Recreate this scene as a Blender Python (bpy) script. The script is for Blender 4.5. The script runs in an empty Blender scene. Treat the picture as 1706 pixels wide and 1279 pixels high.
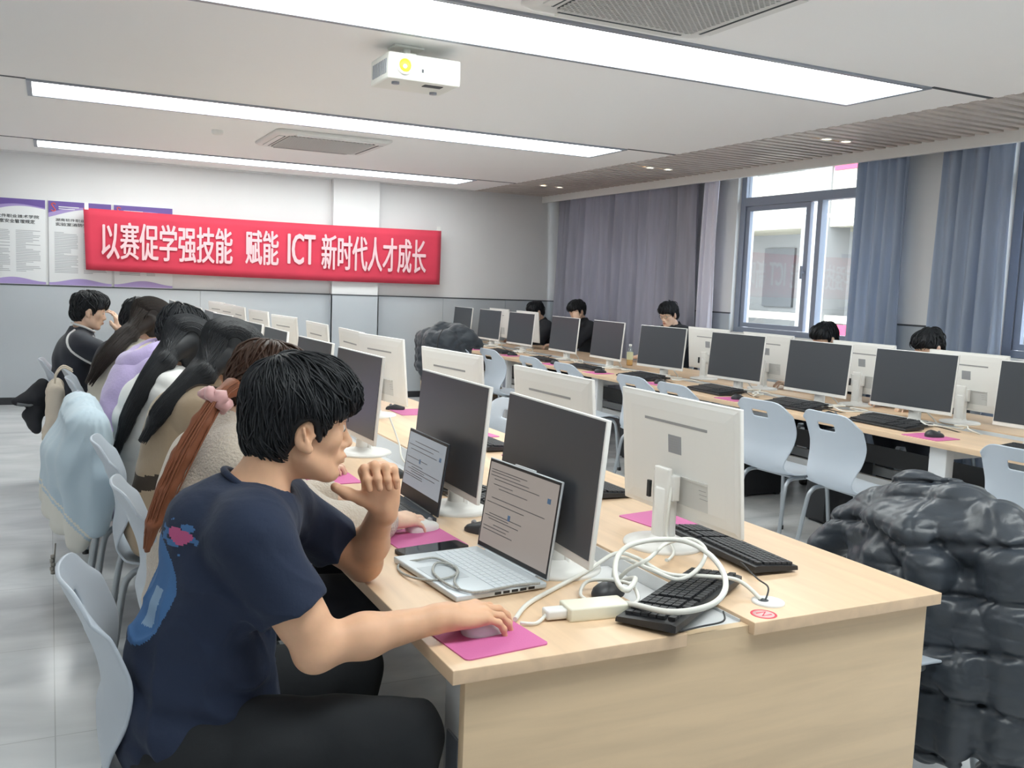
import bpy, bmesh, math, random
import numpy as np
from mathutils import Vector, Matrix, Euler

C = bpy.context.scene.collection
PI = math.pi
random.seed(7)

# ------------------------------------------------------------------ camera
YAW, PITCH, ROLL = math.radians(26.424), math.radians(6.053), math.radians(2.232)
FPX = 1557.6
fw = Vector((math.sin(YAW) * math.cos(PITCH), math.cos(YAW) * math.cos(PITCH), -math.sin(PITCH)))
rt = Vector((math.cos(YAW), -math.sin(YAW), 0.0))
up = rt.cross(fw)
r2 = math.cos(ROLL) * rt + math.sin(ROLL) * up
u2 = -math.sin(ROLL) * rt + math.cos(ROLL) * up
cam_data = bpy.data.cameras.new('camera')
cam_data.sensor_fit = 'HORIZONTAL'
cam_data.sensor_width = 36.0
cam_data.lens = FPX / 1706.0 * 36.0
cam_data.clip_start = 0.05
cam_data.clip_end = 200
cam = bpy.data.objects.new('camera', cam_data)
C.objects.link(cam)
mw = Matrix((r2, u2, -fw)).transposed().to_4x4()
mw.translation = Vector((0, 0, 1.5))
cam.matrix_world = mw
bpy.context.scene.camera = cam

# ------------------------------------------------------------------ world, exposure
sc = bpy.context.scene
sc.view_settings.view_transform = 'Standard'
sc.view_settings.look = 'None'
sc.view_settings.gamma = 1.0
sc.view_settings.use_curve_mapping = False
sc.view_settings.exposure = 0.25
SKY_STRENGTH = 8.0
PANEL_STRENGTH = 8.2
world = bpy.data.worlds.new('overcast_sky')
sc.world = world
world.use_nodes = True
wn = world.node_tree
bg = wn.nodes['Background']
bg.inputs['Color'].default_value = (0.86, 0.93, 1.0, 1)
bg.inputs['Strength'].default_value = SKY_STRENGTH
try:
    sc.cycles.use_denoising = True
    sc.cycles.max_bounces = 10
    sc.cycles.diffuse_bounces = 5
    sc.cycles.transparent_max_bounces = 12
    sc.cycles.sample_clamp_indirect = 6.0
except Exception:
    pass

# ------------------------------------------------------------------ helpers: colour, materials
def lin(c):
    o = []
    for v in c:
        v = v / 255.0
        o.append(v / 12.92 if v <= 0.04045 else ((v + 0.055) / 1.055) ** 2.4)
    return (o[0], o[1], o[2], 1.0)

MATS = {}
def mat(name, rgb, rough=0.5, metal=0.0, spec=0.5, bump=None, var=None, sheen=0.0, stretch=None, coat=0.0):
    """rgb in sRGB 0..255; bump=(scale, strength); var=(scale, amount) mottles the colour; stretch scales the noise space"""
    if name in MATS:
        return MATS[name]
    m = bpy.data.materials.new(name)
    m.use_nodes = True
    nt = m.node_tree
    b = nt.nodes['Principled BSDF']
    b.inputs['Base Color'].default_value = lin(rgb)
    b.inputs['Roughness'].default_value = rough
    b.inputs['Metallic'].default_value = metal
    b.inputs['Specular IOR Level'].default_value = spec
    if sheen:
        b.inputs['Sheen Weight'].default_value = sheen
    if coat:
        b.inputs['Coat Weight'].default_value = coat
    if bump or var:
        tc = nt.nodes.new('ShaderNodeTexCoord')
        mp = nt.nodes.new('ShaderNodeMapping')
        if stretch:
            mp.inputs['Scale'].default_value = stretch
        nt.links.new(tc.outputs['Object'], mp.inputs['Vector'])
    if bump:
        n = nt.nodes.new('ShaderNodeTexNoise')
        n.inputs['Scale'].default_value = bump[0]
        n.inputs['Detail'].default_value = 4
        nt.links.new(mp.outputs['Vector'], n.inputs['Vector'])
        bp = nt.nodes.new('ShaderNodeBump')
        bp.inputs['Strength'].default_value = bump[1]
        bp.inputs['Distance'].default_value = 0.01
        nt.links.new(n.outputs['Fac'], bp.inputs['Height'])
        nt.links.new(bp.outputs['Normal'], b.inputs['Normal'])
    if var:
        n2 = nt.nodes.new('ShaderNodeTexNoise')
        n2.inputs['Scale'].default_value = var[0]
        n2.inputs['Detail'].default_value = 5
        nt.links.new(mp.outputs['Vector'], n2.inputs['Vector'])
        rp = nt.nodes.new('ShaderNodeValToRGB')
        a = var[1]
        rp.color_ramp.elements[0].position = 0.3
        rp.color_ramp.elements[1].position = 0.7
        rp.color_ramp.elements[0].color = lin([max(0, v * (1 - a)) for v in rgb])
        rp.color_ramp.elements[1].color = lin([min(255, v * (1 + a)) for v in rgb])
        nt.links.new(n2.outputs['Fac'], rp.inputs['Fac'])
        nt.links.new(rp.outputs['Color'], b.inputs['Base Color'])
    MATS[name] = m
    return m

def emit(name, rgb, strength):
    m = bpy.data.materials.new(name)
    m.use_nodes = True
    b = m.node_tree.nodes['Principled BSDF']
    b.inputs['Base Color'].default_value = lin(rgb)
    b.inputs['Emission Color'].default_value = lin(rgb)
    b.inputs['Emission Strength'].default_value = strength
    return m

def glass_mat(name, tint=(1, 1, 1), refl=0.06):
    m = bpy.data.materials.new(name)
    m.use_nodes = True
    nt = m.node_tree
    nt.nodes.remove(nt.nodes['Principled BSDF'])
    out = nt.nodes['Material Output']
    t = nt.nodes.new('ShaderNodeBsdfTransparent')
    t.inputs['Color'].default_value = (*tint, 1)
    g = nt.nodes.new('ShaderNodeBsdfGlossy')
    g.inputs['Roughness'].default_value = 0.02
    mx = nt.nodes.new('ShaderNodeMixShader')
    mx.inputs['Fac'].default_value = refl
    nt.links.new(t.outputs[0], mx.inputs[1])
    nt.links.new(g.outputs[0], mx.inputs[2])
    nt.links.new(mx.outputs[0], out.inputs['Surface'])
    return m

# ------------------------------------------------------------------ helpers: mesh building
class MB:
    """collects vertices and faces of one mesh"""
    def __init__(self):
        self.v, self.f, self.mi, self.sm = [], [], [], []
    def add(self, vs, fs, mi=0, smooth=False, M=None):
        o = len(self.v)
        for p in vs:
            p = Vector(p)
            if M is not None:
                p = M @ p
            self.v.append((p.x, p.y, p.z))
        for q in fs:
            self.f.append(tuple(i + o for i in q))
            self.mi.append(mi)
            self.sm.append(smooth)
        return self
    def box(self, x0, y0, z0, x1, y1, z1, mi=0, M=None, bev=0.0):
        if bev:
            bm = bmesh.new()
            bmesh.ops.create_cube(bm, size=1)
            for v in bm.verts:
                v.co = Vector(((x0 + x1) / 2 + v.co.x * (x1 - x0), (y0 + y1) / 2 + v.co.y * (y1 - y0), (z0 + z1) / 2 + v.co.z * (z1 - z0)))
            bmesh.ops.bevel(bm, geom=list(bm.edges), offset=bev, segments=2, profile=0.7, affect='EDGES')
            self.bm(bm, mi, True, M)
            return self
        vs = [(x0, y0, z0), (x1, y0, z0), (x1, y1, z0), (x0, y1, z0), (x0, y0, z1), (x1, y0, z1), (x1, y1, z1), (x0, y1, z1)]
        fs = [(0, 3, 2, 1), (4, 5, 6, 7), (0, 1, 5, 4), (1, 2, 6, 5), (2, 3, 7, 6), (3, 0, 4, 7)]
        return self.add(vs, fs, mi, False, M)
    def bm(self, bm, mi=0, smooth=False, M=None):
        bm.verts.ensure_lookup_table()
        bm.verts.index_update()
        self.add([v.co for v in bm.verts], [[v.index for v in f.verts] for f in bm.faces], mi, smooth, M)
        bm.free()
    def prism(self, poly, z0, z1, mi=0, M=None, smooth=False):
        n = len(poly)
        vs = [(p[0], p[1], z0) for p in poly] + [(p[0], p[1], z1) for p in poly]
        fs = [tuple(reversed(range(n))), tuple(range(n, 2 * n))]
        self.add(vs, fs, mi, False, M)
        self.add(vs, [(i, (i + 1) % n, n + (i + 1) % n, n + i) for i in range(n)], mi, smooth, M)
        return self
    def lathe(self, prof, n=24, mi=0, M=None, smooth=True):
        """prof: list of (r, z)"""
        vs, fs = [], []
        for r, z in prof:
            for i in range(n):
                a = 2 * PI * i / n
                vs.append((r * math.cos(a), r * math.sin(a), z))
        for j in range(len(prof) - 1):
            for i in range(n):
                i2 = (i + 1) % n
                fs.append((j * n + i, j * n + i2, (j + 1) * n + i2, (j + 1) * n + i))
        self.add(vs, fs, mi, smooth, M)
        if prof[0][0] > 1e-5:
            self.add(vs[:n], [tuple(reversed(range(n)))], mi, False, M)
        if prof[-1][0] > 1e-5:
            self.add(vs[-n:], [tuple(range(n))], mi, False, M)
        return self
    def tube(self, pts, r, n=8, mi=0, M=None, closed=False, flat=None):
        pts = [Vector(p) for p in pts]
        rs = r if hasattr(r, '__len__') else [r] * len(pts)
        vs, fs = [], []
        prev = None
        m = len(pts)
        for i, p in enumerate(pts):
            if closed:
                t = pts[(i + 1) % m] - pts[i - 1]
            else:
                t = pts[min(i + 1, m - 1)] - pts[max(i - 1, 0)]
            if t.length < 1e-9:
                t = Vector((0, 0, 1))
            t.normalize()
            if prev is None:
                a = Vector((0, 0, 1)) if abs(t.z) < 0.9 else Vector((1, 0, 0))
                nrm = (a - t * a.dot(t)).normalized()
            else:
                nrm = prev - t * prev.dot(t)
                nrm = nrm.normalized() if nrm.length > 1e-6 else t.orthogonal().normalized()
            prev = nrm
            b = t.cross(nrm)
            for k in range(n):
                a = 2 * PI * k / n
                fx = flat if flat else 1.0
                vs.append(p + (nrm * math.cos(a) * fx + b * math.sin(a)) * rs[i])
        rng = m if closed else m - 1
        for i in range(rng):
            i2 = (i + 1) % m
            for k in range(n):
                k2 = (k + 1) % n
                fs.append((i * n + k, i * n + k2, i2 * n + k2, i2 * n + k))
        self.add(vs, fs, mi, True, M)
        if not closed:
            self.add(vs[:n], [tuple(reversed(range(n)))], mi, False, M)
            self.add(vs[-n:], [tuple(range(n))], mi, False, M)
        return self
    def grid(self, P, mi=0, smooth=True, M=None, skip=None, closed_v=False):
        """P[i][j] points"""
        nu, nv = len(P), len(P[0])
        vs = [p for row in P for p in row]
        fs = []
        for i in range(nu - 1):
            for j in range(nv if closed_v else nv - 1):
                if skip and skip(i, j):
                    continue
                j2 = (j + 1) % nv
                fs.append((i * nv + j, i * nv + j2, (i + 1) * nv + j2, (i + 1) * nv + j))
        return self.add(vs, fs, mi, smooth, M)
    def mesh(self, name, mats):
        me = bpy.data.meshes.new(name)
        me.from_pydata(self.v, [], self.f)
        if not isinstance(mats, (list, tuple)):
            mats = [mats]
        for m in mats:
            me.materials.append(m)
        me.polygons.foreach_set('material_index', self.mi)
        me.polygons.foreach_set('use_smooth', self.sm)
        me.update()
        return me

def spline(pts, n=8, closed=False):
    """Catmull-Rom through pts"""
    P = [Vector(p) for p in pts]
    out = []
    m = len(P)
    rng = m if closed else m - 1
    for i in range(rng):
        if closed:
            a, b, c, d = P[i - 1], P[i], P[(i + 1) % m], P[(i + 2) % m]
        else:
            a, b, c, d = P[max(i - 1, 0)], P[i], P[i + 1], P[min(i + 2, m - 1)]
        for k in range(n):
            t = k / n
            out.append(0.5 * ((2 * b) + (c - a) * t + (2 * a - 5 * b + 4 * c - d) * t * t + (3 * b - a - 3 * c + d) * t * t * t))
    if not closed:
        out.append(P[-1])
    return out

def obj(name, mb, mats, parent=None, loc=None, rot=None, label=None):
    me = mb.mesh(name, mats) if isinstance(mb, MB) else mb
    o = bpy.data.objects.new(name, me)
    C.objects.link(o)
    if parent is not None:
        o.parent = parent
    if loc is not None:
        o.location = loc
    if rot is not None:
        o.rotation_euler = rot
    if label:
        o['label'] = label
    return o

def tag(o, label, cat, group=None, kind=None):
    o['label'] = label
    o['category'] = cat
    if group:
        o['group'] = group
    if kind:
        o['kind'] = kind
    return o

def thing(name, label, cat, loc=(0, 0, 0), rz=0.0, group=None):
    o = bpy.data.objects.new(name, None)
    o.empty_display_size = 0.1
    C.objects.link(o)
    o.location = loc
    o.rotation_euler = (0, 0, rz)
    return tag(o, label, cat, group)

def struct(name, mb, mats):
    o = obj(name, mb, mats)
    o['kind'] = 'structure'
    return o

def dup(root, label, loc, rz=0.0, group=None):
    """copy of a thing with copies of its parts and sub-parts (mesh data shared)"""
    r = root.copy()
    C.objects.link(r)
    r.location = loc
    r.rotation_euler = (0, 0, rz)
    r['label'] = label
    if group:
        r['group'] = group
    for ch in list(root.children):
        c = ch.copy()
        C.objects.link(c)
        c.parent = r
        for g in ch.children:
            d = g.copy()
            C.objects.link(d)
            d.parent = c
    return r

def text_mesh(name, body, mats, box):
    """lettering squeezed into box=(x0,z0,x1,z1) of the local frame (x along the line, z up, facing -y)"""
    cu = bpy.data.curves.new(name, 'FONT')
    cu.body = body
    cu.size = 1.0
    cu.extrude = 0.0
    cu.resolution_u = 3
    t = bpy.data.objects.new(name, cu)
    C.objects.link(t)
    dg = bpy.context.evaluated_depsgraph_get()
    me = bpy.data.meshes.new_from_object(t.evaluated_get(dg))
    bpy.data.objects.remove(t)
    bpy.data.curves.remove(cu)
    n = len(me.vertices)
    co = np.zeros(n * 3)
    me.vertices.foreach_get('co', co)
    co = co.reshape(-1, 3)
    if n:
        mn, mx = co.min(0), co.max(0)
        x0, z0, x1, z1 = box
        X = x0 + (co[:, 0] - mn[0]) / max(mx[0] - mn[0], 1e-6) * (x1 - x0)
        Z = z0 + (co[:, 1] - mn[1]) / max(mx[1] - mn[1], 1e-6) * (z1 - z0)
        co = np.stack([X, np.zeros(n), Z], 1)
        me.vertices.foreach_set('co', co.ravel())
    me.materials.clear()
    me.materials.append(mats)
    me.update()
    return me

def merge_text(items, mat_, thick=0.0015):
    """items: [(body, box, bold)] -> one MB of flat lettering raised slightly off its ground"""
    mb = MB()
    for body, box, bold in items:
        me = text_mesh('t', body, mat_, box)
        vs = [v.co.copy() for v in me.vertices]
        fs = [tuple(p.vertices) for p in me.polygons]
        w = bold * (box[3] - box[1])
        for k, (dx, dz) in enumerate([(0, 0), (w, 0), (-w, 0), (0, w * 0.6), (0, -w * 0.6)] if bold else [(0, 0)]):
            mb.add([(v.x + dx, -thick - 0.0003 * k, v.z + dz) for v in vs], fs)
        bpy.data.meshes.remove(me)
    return mb
# ------------------------------------------------------------------ materials of the room
XL, XR, YB, YF, H = -1.7, 6.3, 11.38, -3.2, 2.70     # left wall, window wall, back wall, front wall, ceiling
WZ = 1.29                                            # top of the grey wainscot

def floor_material():
    m = mat('polished_grey_floor', (206, 208, 210), rough=0.16, spec=0.6)
    nt = m.node_tree
    b = nt.nodes['Principled BSDF']
    tc = nt.nodes.new('ShaderNodeTexCoord')
    mp = nt.nodes.new('ShaderNodeMapping')
    mp.inputs['Scale'].default_value = (0.6, 1.6, 1)
    mp.inputs['Rotation'].default_value = (0, 0, 0.35)
    n = nt.nodes.new('ShaderNodeTexNoise')
    n.inputs['Scale'].default_value = 2.2
    n.inputs['Detail'].default_value = 8
    n.inputs['Distortion'].default_value = 1.2
    rp = nt.nodes.new('ShaderNodeValToRGB')
    rp.color_ramp.elements[0].position = 0.32
    rp.color_ramp.elements[1].position = 0.68
    rp.color_ramp.elements[0].color = lin((204, 207, 210))
    rp.color_ramp.elements[1].color = lin((232, 234, 235))
    nt.links.new(tc.outputs['Object'], mp.inputs['Vector'])
    nt.links.new(mp.outputs['Vector'], n.inputs['Vector'])
    nt.links.new(n.outputs['Fac'], rp.inputs['Fac'])
    # thin tile joints
    br = nt.nodes.new('ShaderNodeTexBrick')
    br.offset = 0.0
    br.inputs['Scale'].default_value = 1.0
    br.inputs['Brick Width'].default_value = 0.8
    br.inputs['Row Height'].default_value = 0.8
    br.inputs['Mortar Size'].default_value = 0.002
    br.inputs['Color1'].default_value = (1, 1, 1, 1)
    br.inputs['Color2'].default_value = (1, 1, 1, 1)
    br.inputs['Mortar'].default_value = (0.72, 0.72, 0.72, 1)
    nt.links.new(tc.outputs['Object'], br.inputs['Vector'])
    mx = nt.nodes.new('ShaderNodeMix')
    mx.data_type = 'RGBA'
    mx.blend_type = 'MULTIPLY'
    mx.inputs['Factor'].default_value = 1.0
    nt.links.new(rp.outputs['Color'], mx.inputs['A'])
    nt.links.new(br.outputs['Color'], mx.inputs['B'])
    nt.links.new(mx.outputs['Result'], b.inputs['Base Color'])
    return m

M_floor = floor_material()
M_wall = mat('white_wall_paint', (224, 224, 225), rough=0.8, var=(1.5, 0.01))
M_wains = mat('grey_wainscot_panel', (182, 188, 194), rough=0.45, var=(0.8, 0.02))
M_joint = mat('dark_joint', (70, 73, 78), rough=0.6)
M_ceil = mat('white_ceiling_board', (240, 240, 240), rough=0.85)
M_white = mat('white_plastic', (232, 232, 230), rough=0.4)
M_wmetal = mat('white_powder_coat', (222, 224, 226), rough=0.35)
M_skirt = mat('dark_skirting', (48, 50, 54), rough=0.4)
M_slat = mat('brown_grey_slat', (196, 187, 180), rough=0.4, var=(14, 0.08), stretch=(0.3, 4, 4))
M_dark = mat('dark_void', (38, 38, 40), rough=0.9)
M_winframe = mat('blue_grey_window_frame', (140, 149, 168), rough=0.45, metal=0.0)
M_glass = glass_mat('window_glass', (0.96, 0.98, 0.98), 0.05)

# ------------------------------------------------------------------ room shell
struct('floor', MB().box(XL - 0.3, YF - 0.3, -0.1, XR + 0.3, YB + 0.3, 0.0), M_floor)
struct('wall_back', MB().box(XL - 0.3, YB, 0, XR + 0.3, YB + 0.2, 3.0), M_wall)
struct('wall_left', MB().box(XL - 0.2, YF, 0, XL, YB, 3.0), M_wall)
struct('wall_front', MB().box(XL - 0.3, YF - 0.2, 0, XR + 0.3, YF, 3.0), M_wall)

# ceiling boards between the light slots; the slat strip runs along the windows
LIGHTS = [(0.76, 1.36), (3.86, 4.46), (6.98, 7.56), (10.16, 10.70)]
LX0, LX1 = -0.10, 4.46
mb = MB()
mb.box(XL - 0.3, YF - 0.3, H, 5.0, YB + 0.3, H + 0.12)
struct('ceiling', mb, M_ceil)
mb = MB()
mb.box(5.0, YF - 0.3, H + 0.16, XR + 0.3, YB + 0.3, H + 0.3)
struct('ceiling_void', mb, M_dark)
mb = MB()
y = YF
while y < YB - 0.03:
    mb.box(4.985, y, H - 0.004, 6.0, y + 0.062, H + 0.06)
    y += 0.115
struct('ceiling_slats', mb, M_slat)
mb = MB()
for y0, y1 in LIGHTS:
    for yy in (y0 - 0.035,):
        mb.box(XL, yy, H - 0.0035, LX0 - 0.02, yy + 0.03, H + 0.001)
        mb.box(LX1 + 0.02, yy, H - 0.0035, 4.98, yy + 0.03, H + 0.001)
struct('trim_1', mb, M_joint)
struct('trim_2', MB().box(6.0, YF, 2.615, 6.04, YB, 2.86, bev=0.004), M_white)
mb = MB()
mb.box(XL, YB - 0.05, 2.685, 5.0, YB, H)
struct('trim_3', mb, M_wall)

# wainscot on the back wall with its cap line, seams and skirting
PX0, PX1, PD = 3.10, 3.68, 0.10
mb = MB()
x = XL
edges = [XL, -0.85, 0.36, 1.57, PX0]
for a, b in zip(edges[:-1], edges[1:]):
    mb.box(a + 0.002, YB - 0.012, 0.08, b - 0.002, YB, WZ)
for a, b in [(PX1, 4.6), (4.6, 5.5), (5.5, XR)]:
    mb.box(a + 0.002, YB - 0.012, 0.08, b - 0.002, YB, WZ)
mb.box(PX0 - 0.012, YB - PD - 0.012, 0.08, PX1 + 0.012, YB - PD, WZ)
mb.box(PX0 - 0.012, YB - PD - 0.012, 0.08, PX0, YB - 0.012, WZ)
mb.box(PX1, YB - PD - 0.012, 0.08, PX1 + 0.012, YB - 0.012, WZ)
struct('trim_4', mb, M_wains)
mb = MB()
mb.box(XL, YB - 0.016, WZ, PX0, YB, WZ + 0.014)
mb.box(PX1, YB - 0.016, WZ, XR, YB, WZ + 0.014)
mb.box(PX0 - 0.014, YB - PD - 0.016, WZ, PX1 + 0.014, YB, WZ + 0.014)
struct('trim_5', mb, M_joint)
mb = MB()
mb.box(XL, YB - 0.016, 0, PX0, YB, 0.08)
mb.box(PX1, YB - 0.016, 0, XR, YB, 0.08)
mb.box(PX0 - 0.014, YB - PD - 0.016, 0, PX1 + 0.014, YB, 0.08)
struct('baseboard_back', mb, M_skirt)
struct('column_back', MB().box(PX0, YB - PD, 0, PX1, YB, 2.86), M_wall)

# window wall: openings between piers
OPEN = [(8.7, 10.9), (5.58, 7.68), (2.20, 4.62), (-1.6, 1.2)]       # y ranges of the openings
SILL, HEAD = 1.11, 2.80
mb = MB()
T = 0.24
mb.box(XR, YF - 0.2, 0, XR + T, YB + 0.2, SILL)
mb.box(XR, YF - 0.2, HEAD, XR + T, YB + 0.2, 3.0)
ys = [YB + 0.2]
for a, b in OPEN:
    mb.box(XR, b, SILL, XR + T, ys[-1], HEAD)
    ys.append(a)
mb.box(XR, YF - 0.2, SILL, XR + T, ys[-1], HEAD)
struct('wall_right', mb, M_wall)
mb = MB()
ys = YB
prev = YB
for a, b in OPEN + [(YF, YF)]:
    mb.box(XR - 0.012, b, 0.08, XR, prev, WZ)
    if a != b:
        mb.box(XR - 0.012, a, 0.08, XR, b, SILL)
    prev = a
struct('trim_6', mb, M_wains)
mb = MB()
prev = YB
for a, b in OPEN + [(YF, YF)]:
    mb.box(XR - 0.016, b, WZ, XR, prev, WZ + 0.014)
    prev = a
struct('trim_7', mb, M_joint)
struct('baseboard_right', MB().box(XR - 0.016, YF, 0, XR, YB, 0.08), M_skirt)

for k, (a, b) in enumerate(OPEN):
    w = bpy.data.objects.new('window_%d' % (k + 1), None)
    C.objects.link(w)
    w.location = (XR + 0.05, a, SILL)
    w['kind'] = 'structure'
    L = b - a
    hh = HEAD - SILL
    fr = MB()
    tz = 1.27                                     # transom
    fr.box(0, 0, 0, 0.07, 0.07, hh)
    fr.box(0, L - 0.07, 0, 0.07, L, hh)
    fr.box(0, 0.07, 0, 0.07, L - 0.07, 0.05)
    fr.box(0, 0.07, hh - 0.05, 0.07, L - 0.07, hh)
    fr.box(-0.005, 0.07, tz, 0.075, L - 0.07, tz + 0.085)
    mid = L * 0.46
    fr.box(0.0, mid, 0.05, 0.07, mid + 0.06, tz)
    obj('frame', fr, M_winframe, w)
    sash = MB()
    s0, s1 = mid + 0.06 + 0.10, L - 0.19
    for (p, q) in ((s0, L - 0.075),):
        sash.box(0.015, p, 0.055, 0.055, p + 0.055, tz - 0.005)
        sash.box(0.015, q - 0.055, 0.055, 0.055, q, tz - 0.005)
        sash.box(0.015, p + 0.055, 0.055, 0.055, q - 0.055, 0.10)
        sash.box(0.015, p + 0.055, tz - 0.05, 0.055, q - 0.055, tz - 0.005)
    sa = obj('sash', sash, M_winframe, w)
    obj('handle', MB().box(-0.035, s0 + 0.015, 0.55, -0.02, s0 + 0.035, 0.67, bev=0.004).box(-0.03, s0 + 0.018, 0.6, 0.02, s0 + 0.032, 0.62), M_winframe, sa)
    obj('pane', MB().box(0.032, 0.07, 0.05, 0.038, mid, tz), M_glass, w)
    obj('pane', MB().box(0.032, s0 + 0.055, 0.10, 0.038, L - 0.13, tz - 0.05), M_glass, w)
    obj('pane', MB().box(0.032, 0.07, tz + 0.085, 0.038, L - 0.07, hh - 0.05), M_glass, w)
    obj('sill', MB().box(-0.075, -0.02, -0.03, 0.0, L + 0.02, 0.0, bev=0.004), M_white, w)

# ------------------------------------------------------------------ the building across the court
M_cream = mat('cream_render', (182, 176, 158), rough=0.9)
M_palegrey = mat('pale_grey_render', (124, 124, 123), rough=0.9)
M_shadegrey = mat('grey_recess', (92, 94, 96), rough=0.9)
M_redsign = mat('pink_red_sign', (196, 44, 78), rough=0.6)
M_paving = mat('court_paving', (140, 138, 134), rough=0.9)
struct('ground', MB().box(XR + 0.3, -30, -4.2, 60, 60, -4.0), M_paving)
b_ = thing('school_building', 'cream building with grey columns seen through the window glass', 'building', (15.0, 18.0, -4.0))
bw = MB()
bw.box(2.0, -24, 0, 2.4, 24, 16)
obj('wall', bw, M_palegrey, b_)
for z0 in (0.3, 4.1, 7.9, 11.7):
    obj('parapet', MB().box(0, -24, z0 + 2.9, 0.35, 24, z0 + 4.15).box(0.35, -24, z0 + 2.95, 2.0, 24, z0 + 3.2), M_cream, b_)
for z0 in (4.95, 8.75):
    obj('rail', MB().box(0.02, -24, z0, 0.16, 24, z0 + 0.16), M_cream, b_)
for i in range(11):
    yy = -20.4 + i * 4.4
    obj('column', MB().box(-0.05, yy, 0, 0.6, yy + 0.8, 16), M_palegrey, b_)
    obj('door', MB().box(1.93, yy + 1.6, 4.6, 2.0, yy + 2.8, 6.9), M_shadegrey, b_)
    obj('window', MB().box(1.93, yy + 3.1, 5.2, 2.0, yy + 4.2, 6.7), M_shadegrey, b_)
tag(obj('hanging_banner', MB().box(14.94, 12.6, 4.17, 15.01, 15.12, 4.95), M_redsign), 'pink-red banner hung high on the cream building outside', 'banner')
tag(obj('notice_board', MB().box(14.80, 12.9, 0.1, 14.86, 14.72, 0.93).box(14.81, 13.1, -4, 14.85, 13.2, 0.15).box(14.81, 14.4, -4, 14.85, 14.5, 0.15), M_redsign), 'red notice board low before the cream building outside', 'sign')

# ------------------------------------------------------------------ curtains
def curtain_mat(name, rgb):
    m = mat(name, rgb, rough=0.85, sheen=0.2, var=(6, 0.05), stretch=(3, 3, 0.3))
    nt = m.node_tree
    b = nt.nodes['Principled BSDF']
    tr = nt.nodes.new('ShaderNodeBsdfTranslucent')
    tr.inputs['Color'].default_value = lin(rgb)
    mx = nt.nodes.new('ShaderNodeMixShader')
    mx.inputs['Fac'].default_value = 0.32
    nt.links.new(b.outputs[0], mx.inputs[1])
    nt.links.new(tr.outputs[0], mx.inputs[2])
    nt.links.new(mx.outputs[0], nt.nodes['Material Output'].inputs['Surface'])
    return m
M_curt1 = curtain_mat('mauve_grey_curtain', (178, 178, 192))
M_curt2 = curtain_mat('blue_grey_curtain', (176, 188, 208))
def curtain(name, label, y0, y1, folds, m, seed, amp=0.05, group='long curtains on the window wall'):
    rnd = random.Random(seed)
    n = int(folds * 10)
    zs = [0.003, 0.5, 0.9, 1.3, 1.7, 2.1, 2.4, 2.62, 2.68]
    ph = [rnd.uniform(-0.9, 0.9) for _ in range(int(folds) + 3)]
    am = [rnd.uniform(0.35, 1.2) for _ in range(int(folds) + 3)]
    P = []
    for z in zs:
        row = []
        sp = 1 - 0.07 * (z / 2.6) if amp > 0.03 else 1
        for i in range(n + 1):
            u = i / n
            s = u * folds
            k = int(s)
            f = s - k
            a = am[k] * (1 - f) + am[k + 1] * f
            x = amp * a * math.sin(2 * PI * s + ph[k] * (1 - f) + ph[k + 1] * f + 0.25 * math.sin(z * 1.7 + k)) + 0.012 * math.sin(5.1 * s + 2 * z)
            yc = (y0 + y1) / 2
            yy = yc + (y0 + (y1 - y0) * u - yc) * sp + 0.012 * math.sin(3.3 * s + z)
            row.append((6.16 + x * (0.75 + 0.25 * (2.7 - z) / 2.7), yy, z))
        P.append(row)
    t = thing(name, label, 'curtain', (0, 0, 0), 0, group)
    o = obj('cloth', MB().grid(P), m, t)
    so = o.modifiers.new('thick', 'SOLIDIFY')
    so.thickness = 0.004
    obj('rail', MB().box(6.14, y0, 2.69, 6.18, y1, 2.715), M_white, t)
    return t
curtain('curtain', 'wide mauve-grey curtain drawn from the back corner to the open window', 8.02, 11.28, 17, M_curt1, 3, 0.045)
curtain('curtain', 'narrow pale gathered end of curtain beside the open window frame', 7.80, 8.06, 3, mat('pale_lilac_curtain', (215, 214, 230), rough=0.85, sheen=0.3), 5, 0.03)
curtain('curtain', 'blue-grey gathered curtain between the open window and the white pier', 5.42, 5.98, 5, M_curt2, 11, 0.05)
curtain('curtain', 'blue-grey curtain hanging past the white pier, at the frame edge', 4.48, 5.13, 5.5, M_curt2, 17, 0.05)

# ------------------------------------------------------------------ ceiling lights
M_panel = emit('light_diffuser', (246, 252, 250), PANEL_STRENGTH)
M_alu = mat('grey_aluminium_frame', (150, 155, 165), rough=0.4, metal=0.4)
LNAME = {0: 'long white ceiling light panel behind the projector, over the viewpoint', 1: 'large bright ceiling light panel between projector and ceiling air vent',
         2: 'long ceiling light panel on the projector side of the round-cornered ceiling vent', 3: 'thin bright ceiling light strip along the red banner wall'}
for k, (y0, y1) in enumerate(LIGHTS):
    t = thing('ceiling_light', LNAME[k], 'ceiling light', (LX0, y0, H), 0, 'long ceiling light panels')
    L, w = LX1 - LX0, y1 - y0
    fr = MB()
    fr.box(-0.02, -0.02, -0.012, L + 0.02, 0.015, 0).box(-0.02, w - 0.015, -0.012, L + 0.02, w + 0.02, 0)
    fr.box(-0.02, 0.015, -0.012, 0.012, w - 0.015, 0).box(L - 0.012, 0.015, -0.012, L + 0.02, w - 0.015, 0)
    obj('frame', fr, M_alu, t)
    obj('diffuser', MB().box(0.012, 0.015, -0.008, L - 0.012, w - 0.015, -0.001), M_panel, t)

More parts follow.
